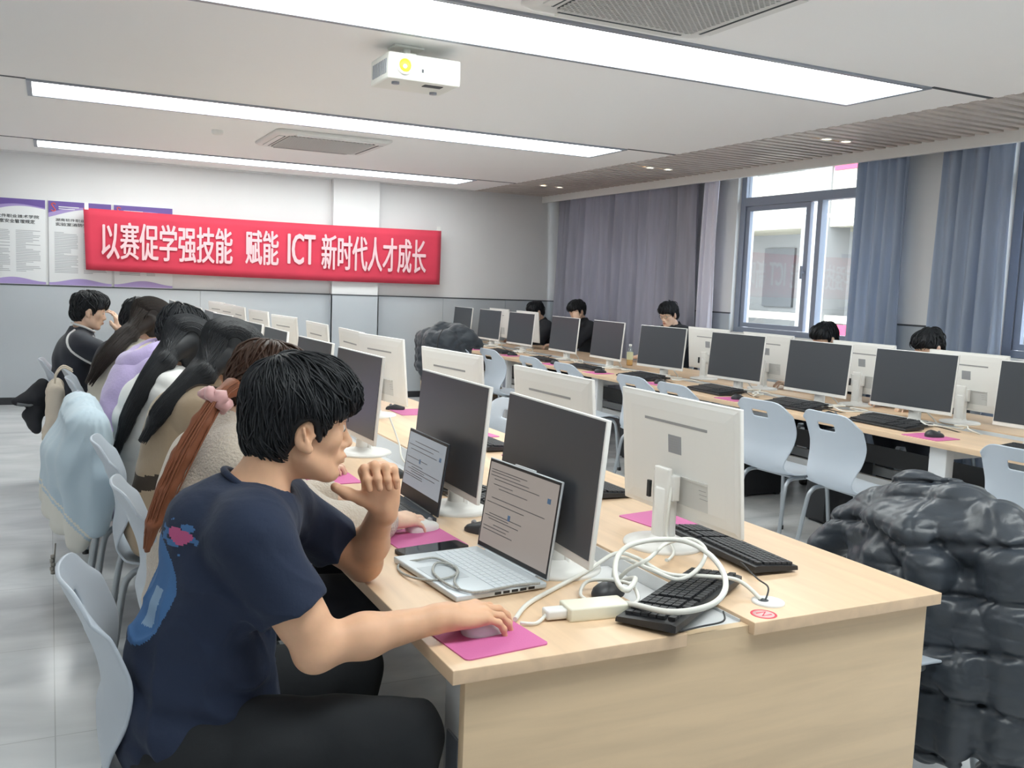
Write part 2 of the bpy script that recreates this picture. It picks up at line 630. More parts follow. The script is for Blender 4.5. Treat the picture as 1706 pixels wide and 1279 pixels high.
# downlights in the slat strip
M_warm = emit('downlight_lens', (255, 236, 200), 9.0)
for (x, y, where) in [(5.31, 10.05, 'inner one of the pair near the back wall'), (5.55, 10.08, 'outer one of the pair near the back wall'),
               (5.29, 7.80, 'inner one of the middle pair'), (5.50, 7.79, 'outer one of the middle pair'),
               (5.31, 5.48, 'inner one of the pair above the window'), (5.50, 5.47, 'outer one of the pair above the window')]:
    t = thing('downlight', 'slat-ceiling downlight, ' + where, 'downlight', (x, y, H - 0.004), 0, 'downlights in the slat strip')
    obj('rim', MB().lathe([(0.05, 0), (0.05, -0.008), (0.038, -0.008), (0.036, 0.0)], 20), M_white, t)
    obj('lens', MB().lathe([(0.0, -0.003), (0.036, -0.003), (0.036, 0.0), (0, 0)], 20), M_warm, t)

# smoke detector
t = thing('smoke_detector', 'small white smoke detector on the ceiling beside the far vent', 'smoke detector', (1.29, 8.37, H))
obj('body', MB().lathe([(0.05, 0), (0.05, -0.02), (0.042, -0.035), (0.0, -0.042)], 20), M_white, t)
obj('grille', MB().lathe([(0.044, -0.02), (0.046, -0.026), (0.043, -0.032)], 20), M_alu, t)

# cassette air conditioners
M_acgrille = mat('dark_perforated_grille', (52, 60, 66), rough=0.7)
M_acpanel = mat('air_conditioner_panel', (214, 214, 212), rough=0.45)
def rrect(hx, hy, r, n=6):
    P = []
    for (cx, cy, a0) in ((hx - r, hy - r, 0), (-hx + r, hy - r, PI / 2), (-hx + r, -hy + r, PI), (hx - r, -hy + r, 1.5 * PI)):
        for i in range(n + 1):
            a = a0 + PI / 2 * i / n
            P.append((cx + r * math.cos(a), cy + r * math.sin(a)))
    return P
def cassette(label, x, y, s=0.475):
    t = thing('air_conditioner', label, 'air conditioner', (x, y, H - 0.002), 0, 'cassette air conditioners in the ceiling')
    mb = MB()
    rings = [(s, 0.06, 0.0), (s, 0.06, -0.012), (s - 0.03, 0.06, -0.03), (s - 0.10, 0.07, -0.036), (s - 0.105, 0.07, -0.030)]
    rows = [[(p[0], p[1], z) for p in rrect(h, h, r)] for h, r, z in rings]
    mb.grid(rows, closed_v=True)
    n = len(rows[-1])
    mb.add(rows[-1], [tuple(range(n))])
    obj('panel', mb, M_acpanel, t)
    g = MB()
    gi = s - 0.13
    bars = 44
    for sg in (-1, 1):
        for i in range(1, bars):
            c = -2 * gi + 4 * gi * i / bars                  # line x + sg*y = c, clipped to the square
            x0, x1 = max(-gi, c - gi), min(gi, c + gi)
            if x1 - x0 < 0.004:
                continue
            p, q = Vector((x0, sg * (c - x0), 0)), Vector((x1, sg * (c - x1), 0))
            Mb = Matrix.Translation((p + q) / 2) @ Matrix.Rotation(math.atan2(q.y - p.y, q.x - p.x), 4, 'Z')
            L2 = (q - p).length / 2
            g.box(-L2, -0.0028, -0.040, L2, 0.0028, -0.034, M=Mb)
    obj('grille_backing', MB().box(-gi, -gi, -0.034, gi, gi, -0.031), M_acgrille, t)
    obj('grille', g, M_acpanel, t)
    for a in range(4):
        M = Matrix.Rotation(a * PI / 2, 4, 'Z')
        lv = MB()
        lv.box(-gi * 0.9, s - 0.088, -0.0385, gi * 0.9, s - 0.045, -0.030, M=M)
        l = obj('louvre', lv, M_acpanel, t)
        obj('slot', MB().box(-gi * 0.93, s - 0.100, -0.0375, gi * 0.93, s - 0.088, -0.030, M=M), M_acgrille, l)
    return t
cassette('square ceiling vent with dark mesh grille, cut off at the picture top', 2.28, 3.26)
cassette('white round-cornered ceiling vent beyond the second light panel', 2.19, 8.38, 0.5)

# ------------------------------------------------------------------ projector
t = thing('projector', 'white projector hanging from the ceiling with a lit yellow lens', 'projector', (1.725, 4.6, 2.505))
hx = 0.195
b1 = MB().box(-hx, 0, 0, hx, 0.29, 0.13, bev=0.012)
M_proj = mat('projector_casing', (226, 228, 222), rough=0.45)
bo = obj('body', b1, M_proj, t)
obj('lens_ring', MB().lathe([(0.042, 0.0), (0.046, 0.012), (0.04, 0.02), (0.033, 0.014), (0.033, 0.0)], 28, M=Matrix.Translation((-0.11, 0.002, 0.068)) @ Matrix.Rotation(PI / 2, 4, 'X')), M_white, t)
M_lens = emit('projector_lens_lit', (226, 240, 40), 1.3)
le = obj('lens', MB().lathe([(0.034, 0.0), (0.03, 0.008), (0.02, 0.013), (0, 0.015)], 24, M=Matrix.Translation((-0.11, 0.0, 0.068)) @ Matrix.Rotation(PI / 2, 4, 'X')), M_lens, t)
obj('lamp_spot', MB().lathe([(0.011, 0.0), (0, 0.004)], 16, M=Matrix.Translation((-0.112, -0.0135, 0.064)) @ Matrix.Rotation(PI / 2, 4, 'X')), emit('lamp_white', (255, 255, 235), 4), le)
obj('sensor', MB().box(-0.018, -0.004, 0.045, -0.008, 0.004, 0.062), M_joint, t)
vs = MB()
for i in range(9):
    vs.box(-hx - 0.003, 0.03 + i * 0.026, 0.03, -hx + 0.004, 0.042 + i * 0.026, 0.1)
obj('side_vent', vs, M_alu, t)
obj('foot', MB().lathe([(0.02, 0), (0.02, -0.012), (0, -0.012)], 14, M=Matrix.Translation((-0.13, 0.08, 0.001))), M_alu, t)
obj('foot', MB().lathe([(0.02, 0), (0.02, -0.012), (0, -0.012)], 14, M=Matrix.Translation((0.13, 0.22, 0.001))), M_alu, t)
obj('bottom_vent', MB().box(0.02, 0.05, -0.003, 0.12, 0.1, 0.003), M_joint, t)
mt = MB()
mt.box(-0.16, 0.1, 0.128, 0.06, 0.125, 0.145).box(-0.16, 0.19, 0.128, 0.06, 0.215, 0.145).box(-0.08, 0.08, 0.142, -0.02, 0.235, 0.152)
mt.lathe([(0.022, 0.15), (0.022, 0.186)], 16, M=Matrix.Translation((-0.05, 0.155, 0)))
mt.box(-0.13, 0.1, 0.183, 0.03, 0.21, 0.194)
obj('ceiling_mount', mt, M_proj, t)

# ------------------------------------------------------------------ banner and posters on the back wall
M_red = mat('red_banner_cloth', (202, 50, 76), rough=0.75, sheen=0.2, var=(3, 0.03))
M_lett = mat('pale_pink_lettering', (226, 190, 196), rough=0.7)
BX0, BX1, BY = 0.34, 4.49, 11.235
t = thing('banner', 'long red cloth banner with white Chinese lettering on the back wall', 'banner', (0, BY, 0))
P = []
for j in range(9):
    v = j / 8
    row = []
    for i in range(61):
        u = i / 60
        x = BX0 + (BX1 - BX0) * u + 0.02 * (1 - v) * (1 - u)
        zt = 2.147 - 0.018 * math.sin(PI * u)
        zb = 1.484 - 0.02 * u - 0.012 * math.sin(PI * u)
        wob = 0.006 * math.sin(9 * u + 3 * v) + 0.004 * math.sin(23 * u)
        row.append((x, wob, zb + (zt - zb) * v))
    P.append(row)
cl = obj('cloth', MB().grid(P), M_red, t)
cl.modifiers.new('thick', 'SOLIDIFY').thickness = 0.004
mbL = merge_text([('以赛促学强技能', (0.52, 1.61, 1.90, 2.015), 0.014), ('赋能', (2.055, 1.62, 2.43, 2.015), 0.014),
                  ('ICT', (2.545, 1.645, 2.865, 2.0), 0.02), ('新时代人才成长', (2.95, 1.595, 4.285, 2.017), 0.014)], M_lett, 0.016)
obj('lettering', mbL, M_lett, t)
obj('hanging_tape', MB().box(BX1 - 0.06, -0.002, 2.13, BX1 - 0.01, 0.004, 2.2).box(BX0 + 0.01, -0.002, 2.13, BX0 + 0.05, 0.004, 2.2), M_white, t)

M_paper = mat('poster_paper', (228, 230, 232), rough=0.35)
M_purple = mat('poster_purple', (108, 86, 158), rough=0.4)
M_purple2 = mat('poster_light_purple', (168, 150, 204), rough=0.4)
M_print = mat('poster_grey_print', (164, 166, 172), rough=0.5)
M_title = mat('poster_title_print', (52, 54, 60), rough=0.5)
M_orange = mat('poster_orange_mark', (232, 92, 70), rough=0.5)
def poster(label, x0, x1, items, mark):
    w = x1 - x0
    z0, hh = WZ + 0.014, 2.21 - WZ - 0.014
    t = thing('poster', label, 'poster', (x0, YB - 0.003, z0), 0, 'rule posters on the back wall')
    obj('board', MB().box(0, -0.018, 0, w, 0, hh, bev=0.002), M_paper, t)
    # purple wave at the top and the foot
    n = 20
    top = [(w * i / n, hh - 0.004) for i in range(n + 1)] + [(w * i / n, hh - 0.10 - 0.05 * math.sin(2.6 + 3.3 * i / n) * (1.2 - 0.6 * i / n)) for i in range(n, -1, -1)]
    Mx = Matrix.Translation((0, -0.0185, 0)) @ Matrix.Rotation(PI / 2, 4, 'X')
    obj('header', MB().prism(top, 0.0, 0.0008, M=Mx), M_purple, t)
    mid = [(w * i / n, hh - 0.10 - 0.05 * math.sin(2.6 + 3.3 * i / n) * (1.2 - 0.6 * i / n)) for i in range(n + 1)] + [(w * i / n, hh - 0.125 - 0.06 * math.sin(2.3 + 3.3 * i / n) * (1.2 - 0.6 * i / n)) for i in range(n, -1, -1)]
    bot = [(w * i / n, 0.004) for i in range(n + 1)] + [(w * i / n, 0.03 + 0.045 * math.sin(PI * i / n) ** 2) for i in range(n, -1, -1)]
    obj('header_wave', MB().prism(mid, 0.0, 0.0006, M=Mx), M_purple2, t)
    obj('footer_wave', MB().prism(bot, 0.0, 0.0006, M=Mx), M_purple2, t)
    obj('title', merge_text(items, M_title, 0.0195), M_title, t)
    if mark:
        pts = spline([(0.052, 0, 0.03), (0.03, 0, 0.042), (0.012, 0, 0.03), (0.03, 0, 0.0), (0.048, 0, -0.03), (0.03, 0, -0.042), (0.008, 0, -0.03)], 5)
        obj('emblem', MB().tube([(p.x + 0.02, -0.0195, p.z + hh - 0.07) for p in pts], 0.005, 6), M_orange, t)
        obj('emblem_text', MB().box(0.1, -0.0195, hh - 0.068, 0.3, -0.0185, hh - 0.058).box(0.1, -0.0195, hh - 0.088, 0.26, -0.0185, hh - 0.08), M_paper, t)
    rnd = random.Random(label)
    body = MB()
    zz = hh - 0.34
    while zz > 0.13:
        for (a, b) in ((0.09, 0.46), (0.55, 0.92)):
            e = b - (b - a) * rnd.choice([0, 0, 0.05, 0.3, 0.6])
            body.box(w * a, -0.0192, zz, w * e, -0.0184, zz + 0.006)
        zz -= 0.0165
    obj('small_print', body, M_print, t)
    return t
poster('purple-headed rule poster at the picture edge, left of the other posters', -0.66, -0.03, [('湖南软件职业技术学院', (0.06, 0.70, 0.57, 0.735), 0.02), ('实验室安全管理规定', (0.10, 0.645, 0.53, 0.685), 0.02)], False)
poster('purple-headed rule poster with an orange mark, half behind the red banner', 0.0, 0.622, [('湖南软件职业技术学院', (0.07, 0.69, 0.55, 0.72), 0.02), ('实验室消防安全管理', (0.07, 0.64, 0.55, 0.675), 0.02)], True)
poster('purple-headed rule poster mostly covered by the red banner', 0.65, 1.262, [('湖南软件职业技术学院', (0.07, 0.69, 0.55, 0.72), 0.02)], True)
# ------------------------------------------------------------------ desks
def wood_material(name, rgb, axis):
    m = mat(name, rgb, rough=0.38, spec=0.45)
    nt = m.node_tree
    b = nt.nodes['Principled BSDF']
    tc = nt.nodes.new('ShaderNodeTexCoord')
    mp = nt.nodes.new('ShaderNodeMapping')
    mp.inputs['Scale'].default_value = {'x': (0.8, 9, 9), 'y': (9, 0.8, 9)}[axis]
    n = nt.nodes.new('ShaderNodeTexNoise')
    n.inputs['Scale'].default_value = 2.6
    n.inputs['Detail'].default_value = 9
    n.inputs['Distortion'].default_value = 0.5
    rp = nt.nodes.new('ShaderNodeValToRGB')
    rp.color_ramp.elements[0].position = 0.3
    rp.color_ramp.elements[1].position = 0.7
    rp.color_ramp.elements[0].color = lin([v * 0.955 for v in rgb])
    rp.color_ramp.elements[1].color = lin([min(255, v * 1.025) for v in rgb])
    nt.links.new(tc.outputs['Object'], mp.inputs['Vector'])
    nt.links.new(mp.outputs['Vector'], n.inputs['Vector'])
    nt.links.new(n.outputs['Fac'], rp.inputs['Fac'])
    nt.links.new(rp.outputs['Color'], b.inputs['Base Color'])
    return m
M_top = wood_material('light_maple_top', (224, 194, 162), 'y')
M_end = wood_material('light_maple_end_panel', (220, 194, 160), 'x')
M_edge = mat('maple_edge_band', (208, 182, 146), rough=0.4)
M_black = mat('black_plastic', (34, 35, 38), rough=0.45)
M_keys = mat('black_keycaps', (46, 48, 52), rough=0.5)
M_pink = mat('pink_mouse_pad', (206, 108, 162), rough=0.7, bump=(300, 0.1))
M_screen = mat('dark_screen', (62, 66, 72), rough=0.33, spec=0.55)
M_shell = mat('white_monitor_shell', (230, 229, 226), rough=0.38)
M_slot = mat('grey_slot', (150, 150, 152), rough=0.5)
M_stk = mat('grey_printed_sticker', (150, 152, 156), rough=0.6)

DZ = 0.75
def desk(label, X0, Y0, Y1, legs):
    """double-sided bench: two worktops with a cable trough between; origin at near floor corner"""
    t = thing('computer_desk', label, 'desk', (X0, Y0, 0), 0, 'long double-sided computer desks')
    L = Y1 - Y0
    a0, a1, b0, b1 = 0.0, 0.56, 0.75, 1.37
    for x0, x1 in ((a0, a1), (b0, b1)):
        w = MB().box(x0, 0, DZ - 0.03, x1, L, DZ, bev=0.002)
        o = obj('worktop', w, M_top, t)
    for y0 in (0.018, L - 0.044):
        obj('gap_cap', MB().box(a1 + 0.001, y0, DZ - 0.032, b0 - 0.001, y0 + 0.026, 0.738), M_end, t)
    tr = MB()
    tr.box(a1, 0.05, 0.655, a1 + 0.004, L - 0.05, 0.742).box(b0 - 0.004, 0.05, 0.655, b0, L - 0.05, 0.742).box(a1, 0.05, 0.65, b0, L - 0.05, 0.656)
    obj('cable_trough', tr, M_wmetal, t)
    for yy in (0.0, 0.42):
        pass
    lid = MB().box(a1 + 0.001, 0.045, 0.730, b0 - 0.001, 0.18, 0.735).box(a1 + 0.006, 0.30, 0.70, b0 - 0.006, 0.62, 0.704)
    obj('trough_lid', lid, M_wmetal, t)
    for y0 in (0.018, L - 0.043):
        e = MB().box(0.035, y0, 0.0, b1 - 0.03, y0 + 0.025, DZ - 0.031, bev=0.0015)
        obj('end_panel', e, M_end, t)
    for yy in legs:
        f = MB()
        for xx in (0.055, b1 - 0.115):
            f.box(xx, yy - 0.055, 0, xx + 0.06, yy + 0.055, DZ - 0.03, bev=0.004)
        f.box(0.115, yy - 0.03, DZ - 0.10, b1 - 0.115, yy + 0.03, DZ - 0.03)
        lo = obj('leg_frame', f, M_wmetal, t)
        obj('foot_pad', MB().box(0.05, yy - 0.06, 0, 0.12, yy + 0.06, 0.012).box(b1 - 0.12, yy - 0.06, 0, b1 - 0.05, yy + 0.06, 0.012), M_joint, lo)
        obj('cover_plate', MB().box(0.05, yy - 0.03, 0.42, 0.056, yy + 0.03, 0.56), M_alu, lo)
    ys = [0.1] + list(legs) + [L - 0.1]
    bm_ = MB()
    for xx in (0.50, 0.82):
        bm_.box(xx, 0.06, 0.30, xx + 0.03, L - 0.06, 0.36)
    obj('cross_beam', bm_, M_wmetal, t)
    obj('cable_tray', MB().box(0.53, 0.5, 0.44, 0.80, L - 0.5, 0.455).box(0.53, 0.5, 0.455, 0.54, L - 0.5, 0.56), M_black, t)
    return t
XA, XB = 0.694, 4.25
legsA = [0.11, 1.80, 3.5, 5.2, 6.9, 8.6]
deskA = desk('long maple computer desk with the row of seated students along it', XA, 1.605, 11.2, legsA)
deskB = desk('long maple computer desk in front of the windows and curtains', XB, 1.65, 11.3, [0.11, 1.80, 3.6, 5.38, 7.2, 8.9])
# grommet and the red sticker near the end of the first desk
t = thing('cable_grommet', 'round white cable grommet in the near end of the maple desk', 'cable grommet', (1.572, 1.706, DZ))
obj('ring', MB().lathe([(0.040, 0), (0.040, 0.004), (0.034, 0.006), (0.0, 0.006)], 28), M_white, t)
obj('cable_hole', MB().lathe([(0.013, 0.006), (0.013, 0.0066), (0, 0.0066)], 16, M=Matrix.Translation((-0.012, 0.004, 0))), M_joint, t)
M_redst = mat('red_sticker_print', (222, 72, 92), rough=0.5)
t = thing('round_sticker', 'small round red sticker on the near corner of the desk', 'sticker', (1.504, 1.644, DZ))
obj('ring', MB().lathe([(0.031, 0.0), (0.031, 0.0006), (0.0255, 0.0006), (0.0255, 0.0)], 32), M_redst, t)
obj('disc', MB().lathe([(0.0255, 0), (0.0255, 0.0005), (0, 0.0005)], 32), mat('pink_sticker_ground', (238, 190, 190), rough=0.5), t)
zz = [(-0.014, 0.010), (0.014, 0.010), (-0.012, -0.010), (0.015, -0.010)]
obj('mark', MB().tube([(p[0], p[1], 0.0009) for p in zz], 0.0028, 6, flat=0.2), M_redst, t)

# ------------------------------------------------------------------ monitors
PW, PH = 0.565, 0.362
def make_monitor():
    """local: origin under the base, screen faces -x, width along y"""
    t = thing('monitor', '', 'monitor')
    Mt = Matrix.Translation((-0.045, 0, 0.262)) @ Matrix.Rotation(math.radians(5), 4, 'Y')
    sh = MB()
    sh.box(0.0, -PW / 2, -PH / 2, 0.013, PW / 2, PH / 2, M=Mt, bev=0.003)
    # raised back shell with soft edges and a notch for the neck
    hw, hh = PW / 2 - 0.008, PH / 2 - 0.006
    def ring(x, dy, dz):
        return [(x, -hw + dy, hh - dz), (x, hw - dy, hh - dz), (x, hw - dy, -hh + dz), (x, -hw + dy, -hh + dz)]
    rows = [ring(0.012, -0.004, -0.003), ring(0.0165, 0.012, 0.010), ring(0.019, 0.05, 0.04)]
    sh.grid(rows, M=Mt, closed_v=True, smooth=False)
    sh.add(rows[-1], [(0, 1, 2, 3)], M=Mt)
    shell = obj('housing', sh, M_shell, t)
    obj('screen', MB().box(-0.002, -PW / 2 + 0.005, -PH / 2 + 0.022, 0.004, PW / 2 - 0.005, PH / 2 - 0.005, M=Mt), M_screen, t)
    obj('vent_slot', MB().box(0.0185, -0.15, 0.098, 0.0202, 0.15, 0.106, M=Mt), M_slot, shell)
    bay = MB()
    bay.box(0.0182, -0.10, -PH / 2 + 0.045, 0.0196, 0.15, -0.052, M=Mt)
    bay.box(0.0185, -0.10, -0.056, 0.024, 0.15, -0.050, M=Mt)
    obj('port_bay', bay, mat('port_bay_grey', (205, 205, 203), rough=0.5), shell)
    st = MB()
    st.box(0.0188, -0.032, 0.012, 0.020, 0.030, 0.066, M=Mt)
    obj('rating_plate', st, M_stk, shell)
    pr = MB()
    for i in range(6):
        pr.box(0.0194, -0.026 + 0.004 * (i % 2), 0.018 + i * 0.0075, 0.0204, 0.022 - 0.006 * (i % 3), 0.0205 + i * 0.0075, M=Mt)
    for i in range(3):
        pr.box(0.0186, 0.115 - 0.002 * i, -0.10 + i * 0.012, 0.0206, 0.15 - 0.004 * i, -0.0985 + i * 0.012, M=Mt)
    obj('plate_print', pr, M_slot, shell)
    nk = MB()
    nk.box(0.005, -0.035, 0.01, 0.022, 0.035, 0.235, bev=0.006)
    nk.lathe([(0.036, 0.012), (0.033, 0.05), (0.033, 0.17), (0.030, 0.175), (0, 0.175)], 20)
    nk.box(-0.012, -0.05, 0.14, 0.012, 0.05, 0.215, bev=0.004)
    obj('neck', nk, M_shell, t)
    obj('neck_clip', MB().box(0.018, -0.062, 0.135, 0.026, -0.048, 0.185), M_black, t)
    ba = MB()
    ba.lathe([(0.119, 0.0), (0.120, 0.004), (0.117, 0.010), (0.085, 0.014), (0.042, 0.017), (0.036, 0.03), (0, 0.03)], 40)
    obj('base', ba, M_shell, t)
    return t
mon0 = make_monitor()
first = [True]
def place_monitor(x, y, rz, label, group):
    if first[0]:
        first[0] = False
        mon0.location = (x, y, DZ)
        mon0.rotation_euler = (0, 0, rz)
        mon0['label'] = label
        mon0['group'] = group
        return mon0
    return dup(mon0, label, (x, y, DZ), rz, group)
ORD = ['nearest the desk end', 'second', 'third', 'fourth', 'fifth', 'sixth', 'seventh', 'eighth', 'ninth', 'tenth', 'eleventh']
def ordl(k):
    return 'first' if k == 0 else ORD[k]
ML = [(2.129, -2.1), (2.812, 0.1), (3.857, 2.3), (4.609, 2.5), (5.506, .8), (6.243, 2.4), (7.40, 4.8), (8.012, -.3), (8.843, .7), (9.751, -.6), (10.688, -1.4)]
MLX = {0: 'monitor with dark screen standing behind the open white laptop', 1: 'monitor with dark screen standing behind the open dark laptop'}
for k, (y, a) in enumerate(ML):
    place_monitor(1.212, y, math.radians(a), MLX.get(k, 'white-framed dark-screened monitor before the seated students, %s from the desk end' % ordl(k)), 'monitors facing the seated students')
MR = [(2.228, .7), (2.968, 1.6), (3.923, 6.1), (4.935, 7.4), (5.50, -1.5), (6.312, .1), (7.314, 7), (8.307, 5.4), (9.236, .6), (9.90, 5.5), (10.60, 8)]
MRX = {0: 'white monitor seen from behind above the cable coil and two keyboards', 3: 'white monitor back twisted askew, above a pink pad beside the dark coat'}
for k, (y, a) in enumerate(MR):
    place_monitor(1.63 if k == 0 else 1.61, y, math.radians(a) + PI, MRX.get(k, 'white monitor seen from behind on the students desk, %s from its near end' % ordl(k)), 'monitors turned away on the students desk')
MF = [(3.15, 5), (4.022, 5.3), (4.821, 1.9), (5.68, 5.3), (6.664, 8.1), (7.54, -1.3), (8.373, 0), (9.368, 3.3), (10.199, 2.5), (11.02, .2)]
for k, (y, a) in enumerate(MF):
    lab = 'dark-screened monitor on the window desk cut off by the picture edge' if k == 0 else 'dark-screened monitor facing the empty chairs, %s from the picture edge' % ordl(k)
    if k == 9:
        lab = 'dark-screened monitor behind the dark coat at the back wall end'
    place_monitor(4.775, y, math.radians(a), lab, 'monitors facing the empty chairs')
MBk = [(3.95, 0), (4.79, 0), (5.77, 2), (6.52, 0), (9.97, 0), (10.75, 0)]
for k, (y, a) in enumerate(MBk):
    place_monitor(5.10, y, math.radians(a) + PI, 'white monitor back on the window side desk, %s from the picture edge' % ordl(k), 'monitors facing the window seats')

# ------------------------------------------------------------------ chairs
M_chair = mat('pale_blue_grey_chair_shell', (186, 195, 206), rough=0.42)
M_leg = mat('grey_steel_tube', (168, 174, 180), rough=0.35, metal=0.5)
def make_chair():
    """local: faces +x, origin on the floor"""
    t = thing('chair', '', 'chair')
    prof = spline([(0.235, 0.425), (0.20, 0.447), (0.10, 0.452), (-0.02, 0.442), (-0.12, 0.445), (-0.175, 0.468), (-0.195, 0.53),
                   (-0.185, 0.62), (-0.20, 0.71), (-0.235, 0.80), (-0.262, 0.86), (-0.272, 0.882)], 1)
    prof = spline([(p.x, 0, p.z) for p in prof] if hasattr(prof[0], 'z') and len(prof[0]) == 3 else [(p[0], 0, p[1]) for p in prof], 4)
    n = len(prof)
    def halfw(i):
        x, z = prof[i].x, prof[i].z
        if z < 0.46:
            return 0.208 + 0.01 * math.sin((x + 0.15) * 6)
        if z < 0.60:
            f = (z - 0.46) / 0.14
            return 0.172 + 0.03 * f * f
        f = (z - 0.60) / 0.282
        return 0.202 + 0.018 * math.sin(PI * min(1, f * 0.9))
    vs = [-1, -0.96, -0.88, -0.72, -0.5, -0.27, -0.24, -0.1, 0.1, 0.24, 0.27, 0.5, 0.72, 0.88, 0.96, 1]
    P = []
    for i in range(n):
        hw = halfw(i)
        top = prof[i].z
        row = []
        for v in vs:
            a = abs(v)
            curve = a ** 3
            zz = top
            xx = prof[i].x
            if top > 0.5:
                f = min(1, (top - 0.5) / 0.2)
                xx += 0.055 * a * a * f                      # back wraps forward
                if top > 0.80:
                    zz -= 0.055 * max(0, (a - 0.6) / 0.4) ** 2 * ((top - 0.80) / 0.08)
            else:
                zz += 0.012 * curve
                if prof[i].x > 0.15:
                    xx -= 0.06 * max(0, (a - 0.6) / 0.4) ** 2 * ((prof[i].x - 0.15) / 0.085)
            row.append((xx, v * hw, zz))
        P.append(row)
    def skip(i, j):
        zc = (prof[i].z + prof[min(i + 1, n - 1)].z) / 2
        return prof[i].x < -0.2 and 0.775 < zc < 0.822 and 5 <= j <= 9
    sh = obj('shell', MB().grid(P, skip=skip), M_chair, t)
    s = sh.modifiers.new('thick', 'SOLIDIFY')
    s.thickness = 0.009
    s.offset = 0
    b = sh.modifiers.new('soft', 'SUBSURF')
    b.levels = 1
    b.render_levels = 1
    for sy in (-1, 1):
        rear = spline([(-0.01, sy * 0.165, 0.425), (-0.10, sy * 0.168, 0.425), (-0.145, sy * 0.172, 0.405), (-0.17, sy * 0.178, 0.35), (-0.20, sy * 0.19, 0.15), (-0.225, sy * 0.2, 0.013)], 5)
        front = spline([(0.0, sy * 0.165, 0.425), (0.12, sy * 0.168, 0.425), (0.165, sy * 0.172, 0.405), (0.185, sy * 0.178, 0.35), (0.205, sy * 0.19, 0.15), (0.22, sy * 0.2, 0.013)], 5)
        for nm, pth in (('leg', rear), ('leg', front)):
            l = obj(nm, MB().tube(pth, 0.0125, 10), M_leg, t)
            e = pth[-1]
            obj('rubber_foot', MB().lathe([(0.016, 0.0), (0.016, 0.02), (0.0125, 0.028)], 10, M=Matrix.Translation((e.x, e.y, 0))), M_black, l)
    obj('stretcher', MB().tube([(-0.06, -0.165, 0.425), (-0.06, 0.165, 0.425)], 0.009, 8).tube([(0.09, -0.165, 0.425), (0.09, 0.165, 0.425)], 0.009, 8), M_leg, t)
    return t
chair0 = make_chair()
cfirst = [True]
def place_chair(x, y, rz, label, group):
    if cfirst[0]:
        cfirst[0] = False
        chair0.location = (x, y, 0)
        chair0.rotation_euler = (0, 0, rz)
        chair0['label'] = label
        chair0['group'] = group
        return chair0
    return dup(chair0, label, (x, y, 0), rz, group)
CHL = [(0.278, 2.08, 0.0, 'pale grey chair under the man in the navy T-shirt'), (0.425, 2.92, 0.0, 'pale grey chair under the woman in the cream fleece'),
       (0.40, 3.70, -0.03, 'pale grey chair under the woman in the khaki jacket'), (0.36, 4.35, 0.0, 'pale grey chair with a light blue jacket over its back'),
       (0.38, 5.10, 0.0, 'pale grey chair under the person in the purple hoodie'), (0.345, 5.85, 0.0, 'pale grey chair under the person in the cream padded jacket'),
       (0.33, 6.42, 0.0, 'pale grey chair behind the cream cloth bag'), (0.20, 7.05, 0.0, 'pale grey chair under the youth in the dark tracksuit top')]
for x, y, a, l in CHL:
    place_chair(x, y, a, l, 'chairs of the seated students')
CHR = [(2.33, 2.00, PI + 0.05, 'pale grey chair buried under the big black puffer jacket'), (1.985, 2.80, PI, 'pale grey chair behind the nearest white monitor back, by the desk edge'),
       (1.975, 3.66, PI, 'pale grey chair seen between the two nearest dark-screened monitors and the far desk'), (1.99, 4.50, PI, 'pale grey chair tucked in behind the third white monitor back')]
for x, y, a, l in CHR:
    place_chair(x, y, a, l, 'chairs on the aisle side of the students desk')
CHM = [(2.62, 0.06, 'cut off above the black jacket'), (3.74, -0.05, 'directly behind the top of the black jacket'), (4.30, 0.06, 'just past the nearest white monitor back'), (5.16, 0.0, 'fourth from the picture edge'),
       (5.68, 0.03, 'fifth from the picture edge'), (6.66, 0.0, 'sixth from the picture edge'), (7.30, 0.03, 'seventh from the picture edge'), (8.16, 0.05, 'eighth, beside the dark coat'), (8.92, -0.05, 'ninth, half under the dark coat')]
for y, a, l in CHM:
    place_chair(4.015, y, a, 'empty grey chair at the window desk, ' + l, 'empty chairs at the window desk')
CHW = [(10.75, 'person with only dark hair showing at the back'), (9.72, 'youth in black with a hand at his face'), (8.0, 'person with glasses by the curtain'), (5.72, 'dark-haired head in front of the window'), (4.66, 'dark-haired head in front of the white pier')]
for y, l in CHW:
    place_chair(5.80, y, PI, 'window-side chair under the ' + l, 'chairs on the window side')

